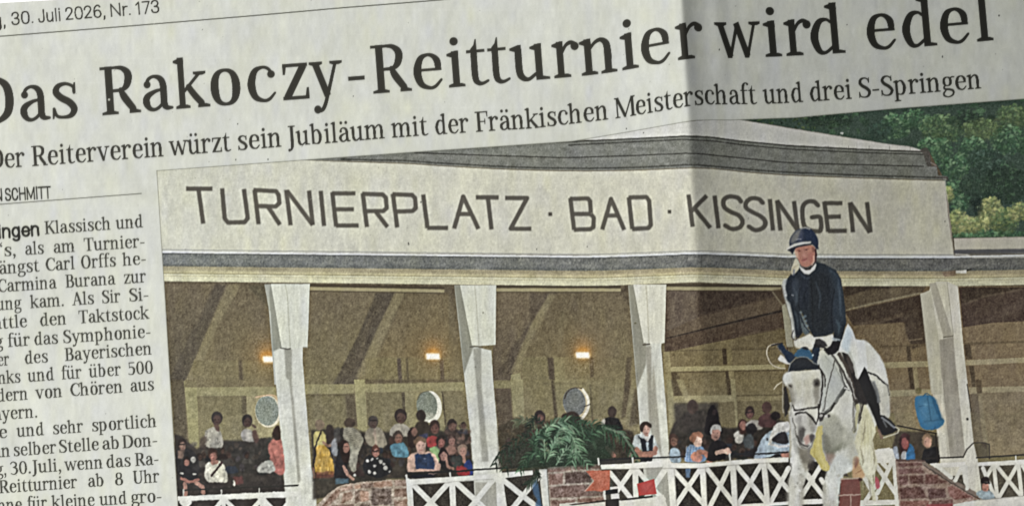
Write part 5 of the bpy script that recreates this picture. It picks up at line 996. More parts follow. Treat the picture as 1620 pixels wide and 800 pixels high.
# ears and bonnet
NV = (36, 48, 64)
fill(z2((175, 270), (200, 230), (250, 270), (300, 320), (255, 320), (190, 290)), (206, 206, 196), 1, .6)
fill(z2((165, 150), (215, 130), (250, 190), (345, 240), (330, 262), (285, 310), (265, 305), (230, 240)), NV, 1, .6); fill(ln(z2((165, 155), (235, 250)), 2), (120, 116, 104), .7, .5)
fill(z2((520, 90), (550, 120), (555, 190), (530, 310), (545, 335), (510, 320), (470, 270), (490, 180)), (38, 48, 62), 1, .6); fill(ln(z2((530, 100), (560, 150), (610, 180)), 3), (38, 36, 36), .9)
fill(sp(*z2((325, 245), (345, 205), (400, 185), (460, 195), (490, 245), (470, 275), (400, 270))), (50, 88, 118), 1, .6); fill(ln(z2((350, 195), (420, 178), (465, 200)), 1.8, True), (76, 112, 138), .9); fill(sp(*z2((385, 175), (420, 160), (460, 185), (430, 190))), (36, 42, 52), .95, .5)
fill(z2((270, 388), (290, 320), (330, 275), (390, 255), (440, 265), (500, 310), (550, 330), (552, 365), (440, 370), (340, 382)), (40, 44, 50), 1, .5); fill(ln(z2((268, 388), (290, 315), (335, 270), (395, 252), (445, 262), (500, 305), (550, 325)), 1.4, True), (120, 124, 122), .85); fill(el(*z2((490, 238))[0], 1.6, 1.4), (176, 196, 204), .9)
# bridle
BRI = (58, 54, 50)
fill(ln(z2((545, 335), (575, 420), (575, 560), (548, 720), (545, 800)), 2.7, True), BRI, .97); fill(ln(z2((560, 360), (600, 440), (602, 520)), 1.9, True), BRI, .95); fill(ln(z2((690, 280), (660, 400), (620, 560), (590, 740)), 1.6, True), (92, 90, 84), .9)
fill(z2((228, 520), (250, 520), (268, 600), (285, 680), (270, 760), (235, 800), (225, 640)), (48, 44, 42), .97, .7); fill(ln(z2((222, 480), (215, 640), (222, 760)), 1.4), (176, 172, 156), .8)
fill(ln(z2((325, 740), (420, 725), (545, 705)), 3.2, True), BRI, .97); fill(ln(z2((310, 690), (330, 745)), 1.9), BRI, .9); fill(ln(z2((335, 770), (400, 755), (450, 770), (490, 810)), 2.7, True), BRI, .97)
fill(ln(z3((190, 80), (240, 62), (300, 75), (330, 110), (355, 155)), 2.6, True), BRI, .95); fill(ln(z3((375, 0), (380, 60), (360, 150)), 2.4), BRI, .9); fill(ln(z3((500, -10), (470, 40), (420, 80)), 3.5), (58, 56, 52), .95); fill(sp(*z3((375, 95), (395, 60), (420, 75), (410, 120), (385, 130))), (60, 56, 54), .95, .5); fill(el(*z3((435, 95))[0], 3.4, 2.2), (196, 194, 186), .95); fill(el(*z3((392, 88))[0], 2.4, 2.6), (170, 168, 160), .95); fill(el(*z3((455, 92))[0], 2.2, 3), (70, 66, 62), .9)
for q in (((355, 735), (385, 730)), ((450, 722), (490, 716)), ((572, 430), (574, 470)), ((568, 560), (560, 620))): fill(ln(z2(*q), .9), (170, 170, 162), .7, .3)
for q in (((470, 30), (440, 62)), ((250, 60), (280, 66))): fill(ln(z3(*q), .9), (150, 150, 144), .6, .3)
# martingale flap in yellow
fill(sp(*z3((365, 175), (395, 165), (408, 200), (400, 300), (420, 400), (460, 490), (445, 522), (400, 510), (360, 440), (310, 380), (330, 310), (350, 240))), (190, 176, 96), 1, .6)
fill(ln(z3((385, 190), (370, 300), (400, 420), (440, 505)), 3, True), (206, 192, 116), .7, 1); fill(ln(z3((340, 320), (345, 390), (400, 490)), 2, True), (160, 142, 56), .6, .8)
grainy(A_((1225, 520), (1420, 520), (1420, 810), (1225, 810)), 3, 1.4, 1.4, 81)

# ---- the rider
RI = PT('rider', 'rider in a navy jacket, helmet, white breeches and black boots bending forward', .76)
# far arm sleeve edge, breeches, boot
fill(z4((150, 190), (205, 45), (235, 90), (255, 145), (310, 160), (320, 200), (330, 340), (290, 390), (258, 390), (240, 300), (205, 235), (150, 220)), (204, 206, 202), 1, .6)
fill(sp(*z4((200, 70), (230, 110), (215, 220), (240, 260), (190, 220), (165, 180))), (176, 192, 202), .7, 2); fill(ln(z4((250, 150), (262, 260), (270, 370)), 3), (214, 214, 208), .7, 1.5); fill(ln(z4((215, 230), (245, 300), (262, 385)), 3), (150, 150, 140), .6, 1)
fill(z4((310, 320), (325, 340), (345, 400), (380, 470), (405, 560), (410, 620), (440, 630), (480, 660), (515, 700), (520, 720), (490, 740), (440, 755), (420, 750), (400, 720), (370, 640), (345, 580), (325, 540), (300, 470), (270, 400)), (38, 37, 38), 1, .5)
fill(ln(z4((365, 420), (385, 470), (402, 540)), 5), (84, 86, 88), .8, 1); fill(ln(z4((420, 640), (460, 670), (500, 705)), 2.6), (150, 156, 160), .8, .7); fill(ln(z4((430, 660), (450, 700)), 2), (120, 126, 130), .7, .7); fill(ln(z4((375, 410), (398, 490), (395, 545)), 1.4), (128, 132, 134), .7, .5)
fill(ln(z4((505, 700), (530, 712), (520, 740), (430, 768)), 2), (190, 186, 160), .8); fill(ln(z4((400, 720), (420, 770)), 4), (120, 92, 76), .8, .7)
# jacket
JK = (37, 43, 50)
fill(z1((165, 380), (200, 340), (240, 300), (262, 285), (300, 330), (362, 255), (420, 270), (490, 310), (520, 360), (535, 440), (550, 560), (555, 640), (530, 740), (515, 770), (470, 755), (478, 690), (470, 710), (420, 728), (350, 735), (320, 680), (280, 590), (262, 560), (270, 640), (282, 700), (250, 740), (225, 720), (215, 600), (200, 540), (165, 480)), JK, 1, .6)
fill(z1((155, 370), (180, 360), (165, 440), (180, 500), (200, 520), (225, 640), (235, 740), (215, 745), (205, 640), (180, 540), (160, 470), (148, 410)), (172, 176, 172), .9, 1)
for q in (((160, 400), (175, 470)), ((185, 540), (205, 600)), ((210, 640), (225, 720))): fill(ln(z1(*q), [1, 3, ][:2]), (206, 208, 202), .8, .8)
fill(z1((210, 330), (260, 300), (320, 345), (330, 470), (310, 560), (262, 555), (235, 450), (200, 400)), (34, 40, 50), .7, 2); fill(sp(*z1((440, 290), (500, 340), (530, 470), (540, 620), (500, 700), (470, 560), (480, 420))), (46, 57, 68), .7, 2.5); fill(sp(*z1((330, 360), (420, 330), (450, 480), (440, 640), (360, 700), (330, 560))), (34, 38, 42), .7, 3)
fill(z1((258, 560), (300, 640), (326, 705), (300, 720), (280, 700), (266, 640)), (82, 96, 104), .9, .8)
fill(z1((252, 746), (326, 708), (350, 734), (420, 728), (470, 712), (478, 765), (400, 780), (300, 770)), (208, 208, 198), .95, .8)
fill(sp(*z1((215, 380), (245, 360), (262, 460), (250, 520), (215, 480))), (62, 72, 86), .5, 2); fill(ln(z1((480, 430), (462, 560), (470, 690)), 1.6, True), (24, 28, 34), .7, .6); fill(ln(z1((260, 420), (255, 520), (275, 640)), 1.4, True), (24, 28, 34), .7, .6); fill(ln(z1((330, 345), (340, 520), (345, 700)), 1.4), (22, 24, 28), .6, .6); fill(ln(z1((450, 310), (500, 350), (520, 430)), 2, True), (70, 84, 98), .6, 1)
for q, c in ((((215, 400), (240, 470), (235, 540)), (66, 76, 86)), (((360, 380), (390, 470), (380, 560)), (62, 72, 82)), (((410, 340), (440, 420), (445, 520)), (26, 30, 36)), (((500, 380), (515, 480), (520, 600)), (74, 88, 100)), (((300, 420), (290, 500), (320, 580)), (26, 31, 38)), (((350, 640), (400, 620), (460, 640)), (26, 30, 36)), (((490, 620), (510, 660), (505, 720)), (70, 88, 98)), (((250, 320), (300, 360), (330, 350)), (62, 72, 84)), (((225, 560), (245, 620), (250, 690)), (72, 84, 92))): fill(ln(z1(*q), [1, 3.2, 1], True), c, .6, 1)
fill(ln(z1((210, 465), (222, 468)), 1.6), (150, 156, 160), .7); fill(ln(z1((470, 740), (515, 750)), 2.4), (150, 160, 166), .8)
# lace edge and hands
for q in ((268, 576), (285, 608), (300, 630), (308, 660), (295, 600), (316, 690)): fill(el(*z1(q)[0], 2.3, 1.8), (120, 142, 158), .5, .6)
fill(ln(z1((262, 585), (290, 660), (322, 700)), 2), (40, 44, 52), .8); fill(ln(z1((222, 690), (210, 730), (235, 750), (250, 720)), 1.6, True), (70, 66, 66), .7)
fill(z4((110, 155), (160, 160), (148, 215), (120, 240), (80, 245), (55, 215), (95, 185)), (36, 34, 36), 1, .6); fill(ln(z4((55, 212), (100, 218)), 2), (30, 28, 30), .9); fill(ln(z4((110, 150), (135, 152)), 1.8), (170, 176, 176), .8)
fill(z1((360, 745), (385, 740), (420, 760), (440, 790), (400, 800), (350, 800)), (40, 38, 40), .9, .7)
# head, hair, collar
zp = Z(1230, 355, 10)
fill(sp(*zp((270, 560), (300, 530), (350, 620), (340, 700), (290, 760), (240, 800), (215, 760), (220, 690), (250, 620))), (196, 190, 166), .95, .7); fill(ln(zp((330, 640), (260, 680), (230, 760)), 2, True), (160, 152, 126), .7, .6); fill(ln(zp((262, 720), (255, 800)), 3), (86, 92, 110), .7, .7)
fill(zp((340, 650), (380, 670), (450, 720), (520, 700), (600, 600), (615, 640), (590, 710), (500, 790), (430, 780), (370, 720)), (206, 207, 198), 1, .6)
fill(zp((360, 640), (400, 680), (480, 690), (560, 640), (610, 580), (600, 620), (520, 710), (450, 722), (380, 680)), (52, 42, 42), 1, .6)
fill(sp(*zp((275, 420), (280, 350), (400, 330), (540, 330), (600, 380), (595, 500), (570, 590), (500, 660), (430, 670), (370, 640), (330, 560), (290, 480))), (172, 118, 100), 1, .6)
fill(sp(*zp((275, 400), (320, 440), (330, 540), (290, 500))), (204, 172, 148), .8, 1); fill(sp(*zp((480, 460), (570, 440), (560, 560), (500, 600))), (164, 100, 90), .6, 1.6); fill(sp(*zp((390, 480), (420, 440), (440, 500), (420, 530))), (200, 142, 124), .6, 1)
fill(ln(zp((300, 415), (340, 410), (375, 420)), 2.2, True), (128, 80, 70), .6, .7); fill(ln(zp((430, 400), (460, 388), (490, 392)), 2.2, True), (126, 78, 68), .6, .7); fill(el(*zp((345, 422))[0], 1.5, .9), (74, 44, 42), .8, .4); fill(el(*zp((458, 402))[0], 1.5, .9), (74, 44, 42), .8, .4)
fill(sp(*zp((375, 560), (420, 545), (468, 532), (462, 560), (410, 580))), (134, 72, 68), .75, .7); fill(ln(zp((385, 590), (460, 575)), 1.6), (180, 112, 100), .5, .7); fill(ln(zp((395, 520), (440, 512)), 1.2), (168, 96, 86), .6, .5)
fill(ln(zp((600, 400), (612, 480), (596, 580)), 3.4), (66, 40, 42), .95, .5); fill(ln(zp((575, 500), (580, 570), (545, 640)), 2.4), (214, 170, 150), .7, .6); fill(sp(*zp((560, 350), (590, 380), (570, 440), (545, 380))), (110, 72, 66), .7, .8)
fill(sp(*zp((190, 330), (200, 220), (270, 120), (360, 60), (440, 45), (520, 65), (600, 150), (640, 240), (645, 330), (620, 390), (540, 310), (400, 330), (250, 400), (240, 470))), (42, 50, 66), 1, .6)
fill(sp(*zp((200, 270), (240, 160), (330, 90), (400, 70), (380, 160), (300, 260), (230, 300))), (128, 128, 124), .85, 1.6); fill(sp(*zp((380, 80), (410, 70), (400, 260), (330, 270), (340, 160))), (62, 70, 92), .8, 1.3); fill(sp(*zp((420, 60), (520, 75), (600, 170), (630, 280), (500, 270), (430, 200))), (36, 48, 72), .8, 2); fill(ln(zp((370, 60), (440, 50), (510, 70)), 2, True), (190, 188, 176), .8, .6)
fill(ln(zp((300, 240), (340, 228), (375, 234)), 1.4, True), (150, 152, 158), .7, .4)
fill(zp((140, 390), (180, 350), (270, 300), (400, 275), (530, 270), (540, 295), (420, 310), (300, 340), (220, 370), (150, 405)), (198, 196, 186), 1, .7); fill(zp((150, 405), (220, 372), (310, 340), (420, 315), (540, 300), (545, 322), (400, 345), (290, 365), (250, 450), (235, 470), (200, 430)), (40, 42, 52), 1, .6); fill(ln(zp((540, 290), (600, 330), (640, 380)), 3, True), (36, 42, 60), .8, .7)
grainy(A_((1230, 355), (1350, 355), (1350, 560), (1230, 560)), 5, 1.4, 1.4, 82)
CUR[1] = None; CUR[2] = 1.0
# ---------------------------------------------------------------- how the picture took on coarse newsprint
def press():
    global INK, PID
    Y, X = np.mgrid[0:CH, 0:CW]
    low = np.clip((Y-MG-590)/40, 0, 1)
    soft_ = np.isin(PID, [k for k, q in enumerate(PARTS) if q[0] in ('person', 'gallery_crowd', 'bag', 'horse', 'brick_wall', 'wooded_hill', 'backpack')]).astype(np.float32)
    amp = (.16+.74*blur(soft_, 1.2)*low*.78+.3*soft_*(1-low))*(PM > .98)
    dx = (noise(3.2, 3.2, 201)*.55+noise(7, 7, 202)*.6)*amp; dy = (noise(3.2, 3.2, 203)*.55+noise(7, 7, 204)*.6)*amp
    xs = np.clip(X+dx, 0, CW-1.01); ys = np.clip(Y+dy, 0, CH-1.01); j = xs.astype(int); i = ys.astype(int); f = (xs-j)[..., None]; g = (ys-i)[..., None]
    A = (INK[i, j]*(1-f)+INK[i, j+1]*f)*(1-g)+(INK[i+1, j]*(1-f)+INK[i+1, j+1]*f)*g
    PID[:] = PID[np.rint(ys).astype(int), np.rint(xs).astype(int)]
    b1 = blur(A, .5); b2 = blur(A, 1.0); A = b1*(1-.3*low[..., None])+b2*.3*low[..., None]
    A = A+.75*(A-blur(A, 1.7)); A = A+.22*(A-blur(A, 6))
    lum = A@np.array((.3, .55, .15), np.float32); A = lum[..., None]+(.86-.12*low[..., None])*(A-lum[..., None])
    crowd = np.isin(PID, [k for k, q in enumerate(PARTS) if q[0] in ('person', 'gallery_crowd', 'bag')])
    k = 1+(noise(1.7, 3.2, 205)*.022+noise(3.4, 1.8, 210)*.018+noise(4.2, 4.2, 206)*.022*low+noise(9, 9, 207)*.025*low)
    k = k+crowd*(noise(3.0, 3.4, 208)*.10+noise(6, 7, 209)*.09-.03)
    A = A*k[..., None]
    A = A*.93+.035                        # ink never prints fully black, paper shows through
    inner = (PID == [k for k, q in enumerate(PARTS) if q[0] == 'printed_photograph'][0]) & (X-MG < 1250)
    gl_ = (A@np.array((.3, .55, .15), np.float32))[..., None]; A = np.where(inner[..., None], gl_+.95*(A-gl_), A)
    A = A*(1-inner[..., None]*np.array((.004, .008, .004)))
    m = (PM > .5)[..., None]
    INK[:] = np.where(m, A, INK)
    e = [k for k, q in enumerate(PARTS) if q[0] == 'printed_photograph'][0]
    CUR[0] = e; CUR[1] = None; CUR[2] = 1.0
    fill(ln(PH[:13], 1.3), (96, 98, 88), .62, .3, thr=.4); fill(ln(A_edge, 1.3), (112, 112, 100), .6, .3, thr=.4)
A_edge = A_((248, 270), (261, 470), (275, 700), (281.5, 800), (287, 880))
press()
# ---------------------------------------------------------------- the page's type
BK = (52, 51, 45); BK2 = (40, 40, 35)
part('date_line')
DB = [(2, 42), (30, 38.3), (62, 35.4), (95, 32.6), (166, 26.8), (207, 23.6), (252, 19.5)]
for s, a, b in (('g', -14, 2.5), (',', 5.6, 8.8), ('30.', 18.6, 53), ('Juli', 61, 95.8), ('2026,', 104, 167), ('Nr.', 175.5, 207), ('173', 215, 252.5)):
    fill(word(s, a, b, DB, 19.6 if s[0] != '1' else 19.6, .08, 'sans', 84, 715), BK)
part('header_rule')
fill(ln([(-70, 63), (0, 57.4), (200, 41.5), (400, 24.8), (540, 12.4), (680, 1.2), (960, -24), (1100, -50), (1690, -100)], 1.7), (70, 70, 62), thr=.2)
part('headline')
HB = [(-45, 200), (60, 191), (170, 182), (285, 172.2), (450, 158.8), (590, 148.5), (720, 138), (928, 119.6), (965, 115), (996, 109.6), (1075, 95), (1105, 91.5), (1140, 92.2), (1165, 92), (1225, 89.8), (1330, 84.2), (1395, 78.5), (1475, 72.6), (1560, 64.8)]
HS = 57/500
for c, a in [('D', -46), ('a', 32), ('s', 83), ('R', 157), ('a', 226), ('k', 273), ('o', 333), ('c', 391.5), ('z', 446), ('y', 488), ('-', 550.5), ('R', 585), ('e', 654), ('i', 706), ('t', 737), ('t', 770.5), ('u', 805.5), ('r', 872), ('n', 915.5), ('i', 980), ('e', 1014), ('r', 1067.5),
             ('w', 1129.5), ('i', 1206.5), ('r', 1239), ('d', 1282), ('e', 1371), ('d', 1427), ('e', 1487), ('l', 1538.5)]:
    pl = G[c][1]; o = []
    sx = HS*{'R': .87, 'k': .88, 'D': .95, '-': .92, 'w': .82, 'y': .9, 't': .92, 'a': .95, 'z': .95, 'r': .96}.get(c, 1.0)
    le = .062+.03*max(0, a)/1620; lo = min((q[:, 0]-le*q[:, 1]*HS/sx).min() for q in pl); syc = .97 if c in 'RD' else 1
    put([q-np.array((lo, 0)) for q in pl], a, sx, HS*syc, HB, le, o)
    fill(o, BK if a < 1090 else BK2)
part('subheadline')
SB = [(35, 264), (58, 262.5), (250, 248), (360, 239.5), (440, 232.5), (545, 224.5), (600, 219.5), (670, 214.5), (765, 208), (845, 203), (950, 190.5), (978, 187), (1033, 178), (1088, 168.2), (1115, 165.2), (1190, 165), (1240, 163.3), (1340, 157), (1405, 151.5), (1545, 140.5)]
for s, a, b in (('Der', -17, 40), ('Reiterverein', 51, 259), ('würzt', 268, 366), ('sein', 377, 445.5), ('Jubiläum', 455.6, 609), ('mit', 620, 678), ('der', 689.5, 742.5), ('Fränkischen', 753, 962.5),
                ('Meisterschaft', 973.7, 1198), ('und', 1208, 1271), ('drei', 1282.5, 1348), ('S-Springen', 1359.5, 1552.5)):
    fill(word(s, a, b, SB, 23.2, .062+.03*max(0, a)/1620), BK if a < 970 else (46, 46, 40))
part('byline')
for s, a, b in (('N', -9, 4), ('SCHMITT', 8.3, 81.5)):
    fill(word(s, a, b, [(0, 317.6), (82, 313)], 18.6, .06, 'sans', 112, 715), (44, 44, 38))
part('byline_rule')
fill(ln([(-70, 328), (0, 323), (110, 314.6), (223.7, 306)], 1.4), (78, 78, 70), thr=.2)
part('lead_word')
fill(word('ingen', -2, 62.5, [(0, 376.3), (62, 371.8)], 15, .06, 'sans', 128, 520), (34, 34, 30))
def lines(rows):
    for bl, ws in rows:
        for s, a, b in ws: fill(word(s, a, b, bl, 14.9, .055), (58, 58, 51))
part('article_paragraph')
lines([([(71, 370.5), (226, 359.5)], [('Klassisch', 71, 175), ('und', 183.5, 226.5)]),
       ([(15, 405), (228, 391)], [('‘s,', 1, 24.5), ('als', 40.5, 69.5), ('am', 85.5, 118.5), ('Turnier-', 133.5, 229)]),
       ([(2, 433.5), (231, 418)], [('längst', -9, 63), ('Carl', 73, 118.5), ('Orffs', 129, 183.5), ('he-', 194, 231)]),
       ([(2, 462), (231, 446.5)], [('Carmina', -3, 90), ('Burana', 104, 183), ('zur', 196.5, 231.5)]),
       ([(2, 490.5), (235, 475)], [('ung', -6, 35), ('kam.', 48, 101), ('Als', 114, 149), ('Sir', 162, 191), ('Si-', 205, 235)]),
       ([(2, 520), (237, 504)], [('attle', -9, 43), ('den', 64, 105), ('Taktstock', 125, 237)]),
       ([(2, 549.5), (238, 533.5)], [('g', -7, 6), ('für', 13, 48), ('das', 55, 92), ('Symphonie-', 100.7, 238.5)]),
       ([(2, 578.5), (240, 560.5)], [('er', -3, 15), ('des', 40, 76), ('Bayerischen', 103, 240)]),
       ([(2, 607), (242, 590)], [('nks', -3, 32.5), ('und', 44, 86), ('für', 98, 129.5), ('über', 140.7, 191.7), ('500', 203, 242)]),
       ([(2, 635), (244, 617)], [('dern', -4, 44), ('von', 56, 98.5), ('Chören', 112, 194), ('aus', 207, 243.7)]),
       ([(2, 664), (59, 660)], [('ayern.', -9, 59)])])
part('article_paragraph')
lines([([(2, 693), (248, 675)], [('e', -1, 11.5), ('und', 26.6, 70), ('sehr', 84.5, 132), ('sportlich', 146, 247.6)]),
       ([(2, 723), (249, 705)], [('an', -10, 16), ('selber', 22, 89.5), ('Stelle', 94, 156.6), ('ab', 162.5, 188.5), ('Don-', 194, 249)]),
       ([(2, 751.5), (251, 734.5)], [('g,', -6, 10), ('30.Juli,', 17, 96.5), ('wenn', 102, 162.5), ('das', 169, 207), ('Ra-', 214, 251)]),
       ([(2, 780), (252, 762.5)], [('Reitturnier', -1, 122.5), ('ab', 140, 164), ('8', 182.5, 195), ('Uhr', 211, 252.5)]),
       ([(2, 809), (256, 793.5)], [('hne', -4, 35), ('für', 44, 75), ('kleine', 82, 150), ('und', 157.6, 201), ('gro-', 208, 255.7)])])
# ---------------------------------------------------------------- newsprint: cloudy fibre and specks in the stock itself
PAPER_L = np.array((1, 1, .96))
mott = noise(5, 15, 101)*3.2+noise(13, 22, 102)*2.8+noise(2.4, 5, 103)*2.0+noise(40, 60, 104)*2.2
tint = noise(11, 24, 105)*2.4+noise(30, 40, 106)*1.6
fac = 1+(mott[..., None]*np.array((1, 1, 1))+tint[..., None]*np.array((.35, .3, -.9)))/255*.95
INK *= fac.astype(np.float32)
rs = np.random.default_rng(33)
CUR[0] = 0
for i in range(260):
    x, y = rs.uniform(0, W0), rs.uniform(0, H0); r = rs.uniform(.35, .8)
    fill(el(x, y, r, r*rs.uniform(.6, 1.8), rs.uniform(0, 3), 8), INK[int(y)+MG, int(x)+MG]*255*rs.uniform(.45, .8), .75, .3, own=False)
for i in range(150):                       # pale hairs of pulp
    x, y, t, l = rs.uniform(0, W0), rs.uniform(0, H0), rs.uniform(0, pi), rs.uniform(2, 7)
    fill(ln([(x, y), (x+l*cos(t), y+l*sin(t))], .7), np.minimum(255, INK[int(y)+MG, int(x)+MG]*255*1.07+4), .5, own=False)
for x, y, r in ((373, 252.5, 1.3), (424, 252, 1.5), (1580.5, 24.5, 1.7), (1491, 90, 1.5), (1491, 88.5, 1), (646.5, 386, 1.7), (646, 384, 1.2), (849, 394, 1.2), (666, 319.5, 1.6), (1138, 78, 1.3), (991, 203.5, 1.4), (929, 390, 1.2), (1495, 350, 1.3), (376, 196, 1.3), (559, 152, 1.1), (1018, 210, 1.2), (1340, 39, 1.1), (1138, 79, 1)):
    fill(el(x, y, r*.8, r), INK[int(y)+MG, int(x)+MG]*255*.35, .9, .3, own=False)
fill(el(172.5, 157.5, 1.8, 1.8), (200, 202, 190), .95, .3, own=False)   # pinhole in the R
np.clip(INK, .012, 1, out=INK)
# ---------------------------------------------------------------- the creased sheet
XS = np.arange(-260, 1900.); YS = np.arange(-260, 1060.)
def sstep(a, b, x): t = np.clip((x-a)/(b-a), 0, 1); return t*t*(3-2*t)
def relief():
    X, Y = np.meshgrid(XS, YS); d = X-(1094+.022*Y)
    A = np.interp(Y, [0, 150, 280, 400, 560, 750], [1, 1, .8, .52, .3, .16])
    base = np.interp(Y, [0, 200, 360, 520, 760], [.215, .21, .205, .17, .10])
    side = .5+.5*np.tanh(d/np.interp(Y, [0, 300, 500], [3.2, 5, 6]))
    p = (1-side)*.085*A*sstep(-190, -40, d) - side*(base*(1-.0*d)+.19*A*np.exp(-np.clip(d, 0, None)/55))
    p += (1-side)*.05*sstep(250, 700, Y)*(1-sstep(100, 700, X))
    p += -.05*np.exp(-((d-70)/9)**2)*(1-sstep(60, 130, Y)) + .05*np.exp(-((d-48)/10)**2)*(1-sstep(30, 120, Y)) - .03*np.exp(-((d-14)/8)**2)*(1-sstep(70, 140, Y))
    p += .02*np.exp(-((X-873)/8)**2)*(1-sstep(20, 120, Y)) - .02*np.exp(-((X-889)/8)**2)*(1-sstep(20, 120, Y))
    r = np.random.default_rng(77)
    def wv(sx, sy, amp):
        g = r.standard_normal((int(len(YS)/sy)+4, int(len(XS)/sx)+4)); yy = (YS-YS[0])/sy; xx = (XS-XS[0])/sx
        i = yy.astype(int); j = xx.astype(int); f = yy-i; h = xx-j; f = f*f*(3-2*f); h = h*h*(3-2*h)
        a = g[i][:, j]*(1-h)+g[i][:, j+1]*h; b = g[i+1][:, j]*(1-h)+g[i+1][:, j+1]*h
        return amp*(a*(1-f[:, None])+b*f[:, None])
    p += wv(26, 150, .004)+wv(70, 260, .008)+wv(160, 400, .008)
    z = np.cumsum(p, 1); ic = np.clip((1094+.022*YS-XS[0]).astype(int), 0, len(XS)-1)
    return z-z[np.arange(len(YS)), ic][:, None]
ZT = relief()
def height(px, py):
    u = np.clip(px-XS[0], 0, len(XS)-1.01); v = np.clip(py-YS[0], 0, len(YS)-1.01)
    j = u.astype(int); i = v.astype(int); f = u-j; g = v-i
    return ((ZT[i, j]*(1-f)+ZT[i, j+1]*f)*(1-g)+(ZT[i+1, j]*(1-f)+ZT[i+1, j+1]*f)*g)*U

def page_points():
    # grid of the printed page, laid out on the sheet: where each grid line meets the creased paper
    gx = np.arange(CW)-MG; gy = np.arange(CH)-MG
    X, Y = np.meshgrid(gx+0., gy+0.)
    Y = np.maximum(Y, np.minimum(4.2-.0565*X, Y*0+40))   # the sheet's own top edge
    nx = (X-809.5)/810*TX; ny = (399.5-Y)/400*TY
    ct, st = math.cos(TILT), math.sin(TILT)
    dx, dy, dz = nx, ny*ct+st, ny*st-ct
    z = np.zeros_like(X)
    for k in range(40):
        t = (z-CAM[2])/dz; wx = CAM[0]+t*dx; wy = CAM[1]+t*dy
        z = .5*z+.5*height(810+wx/U, 400-wy/U)
    t = (z-CAM[2])/dz
    return np.stack([CAM[0]+t*dx, CAM[1]+t*dy, z], -1)
PTS = page_points()

def newsprint(name, rough, grain, bump):
    m = bpy.data.materials.new(name); m.use_nodes = True; nt = m.node_tree; b = nt.nodes['Principled BSDF']
    at = nt.nodes.new('ShaderNodeVertexColor'); at.layer_name = 'ink'
    tc = nt.nodes.new('ShaderNodeNewGeometry'); n1 = nt.nodes.new('ShaderNodeTexNoise'); n1.inputs['Scale'].default_value = 5200; n1.inputs['Detail'].default_value = 3
    nt.links.new(tc.outputs['Position'], n1.inputs['Vector'])
    mr = nt.nodes.new('ShaderNodeMapRange'); mr.inputs[1].default_value = .25; mr.inputs[2].default_value = .75; mr.inputs[3].default_value = 1-grain; mr.inputs[4].default_value = 1+grain
    nt.links.new(n1.outputs['Fac'], mr.inputs[0])
    mx = nt.nodes.new('ShaderNodeVectorMath'); mx.operation = 'SCALE'
    nt.links.new(at.outputs['Color'], mx.inputs[0]); nt.links.new(mr.outputs[0], mx.inputs['Scale']); nt.links.new(mx.outputs[0], b.inputs['Base Color'])
    n2 = nt.nodes.new('ShaderNodeTexNoise'); n2.inputs['Scale'].default_value = 1500; n2.inputs['Detail'].default_value = 4; nt.links.new(tc.outputs['Position'], n2.inputs['Vector'])
    bp = nt.nodes.new('ShaderNodeBump'); bp.inputs['Strength'].default_value = bump; bp.inputs['Distance'].default_value = 4e-5
    nt.links.new(n2.outputs['Fac'], bp.inputs['Height']); nt.links.new(bp.outputs[0], b.inputs['Normal'])
    b.inputs['Roughness'].default_value = rough; b.inputs['Specular IOR Level'].default_value = .12
    return m
M_PAPER = newsprint('newsprint_stock', .95, .035, .25); M_INK = newsprint('black_ink', .8, .05, .2); M_PIC = newsprint('colour_print', .85, .06, .2)

GAIN = .55/.63
LIN = np.where(INK <= .04045, INK/12.92, ((INK+.055)/1.055)**2.4)*GAIN
LIN4 = np.concatenate([LIN, np.ones_like(LIN[..., :1])], -1).astype(np.float32).reshape(-1, 4)
P3 = PTS.reshape(-1, 3).astype(np.float32)
i, j = np.mgrid[0:CH-1, 0:CW-1]; a = (i*CW+j).ravel()
QUADS = np.stack([a+CW, a+CW+1, a+1, a], 1)
ok = np.linalg.norm(PTS[1:, :-1]-PTS[:-1, :-1], axis=-1).ravel() > U*.05
CELL = PID[:-1, :-1].ravel()

root = bpy.data.objects.new('newspaper', None); sc.collection.objects.link(root); root.empty_display_size = .02
root['label'] = 'creased newspaper page with a large headline and colour picture of a rider'
root['category'] = 'newspaper'

CEN, OBS = {None: np.zeros(3)}, {None: root}
def mesh_part(k, quads, mat):
    name, par, label = PARTS[k]
    vid, inv = np.unique(quads.ravel(), return_inverse=True); co = P3[vid].astype(np.float64); ctr = co.mean(0)
    me = bpy.data.meshes.new(name); nq = len(quads)
    me.vertices.add(len(vid)); me.vertices.foreach_set('co', (co-ctr).astype(np.float32).ravel())
    me.loops.add(nq*4); me.loops.foreach_set('vertex_index', inv.astype(np.int32).ravel())
    me.polygons.add(nq); me.polygons.foreach_set('loop_start', np.arange(0, nq*4, 4, dtype=np.int32))
    me.polygons.foreach_set('use_smooth', np.ones(nq, bool)); me.update(calc_edges=True)
    ca = me.color_attributes.new('ink', 'FLOAT_COLOR', 'POINT'); ca.data.foreach_set('color', LIN4[vid].ravel())
    me.materials.append(mat)
    # one continuous sheet: the true paper normals at every part's border
    me.normals_split_custom_set_from_vertices(NRM[vid].tolist())
    o = bpy.data.objects.new(name, me); sc.collection.objects.link(o)
    o.parent = OBS[par]; o.location = Vector((ctr-CEN[par]).tolist())
    CEN[k], OBS[k] = ctr, o
    if label: o['label'] = label
gu = np.gradient(PTS, axis=1); gv = np.gradient(PTS, axis=0)
NRM = np.cross(gu, -gv); NRM /= np.linalg.norm(NRM, axis=-1, keepdims=True)+1e-12
NRM[NRM[..., 2] < .3] = (0, 0, 1); NRM = NRM.reshape(-1, 3)
TYPE = {'date_line', 'header_rule', 'headline', 'subheadline', 'byline', 'byline_rule', 'lead_word', 'article_paragraph'}
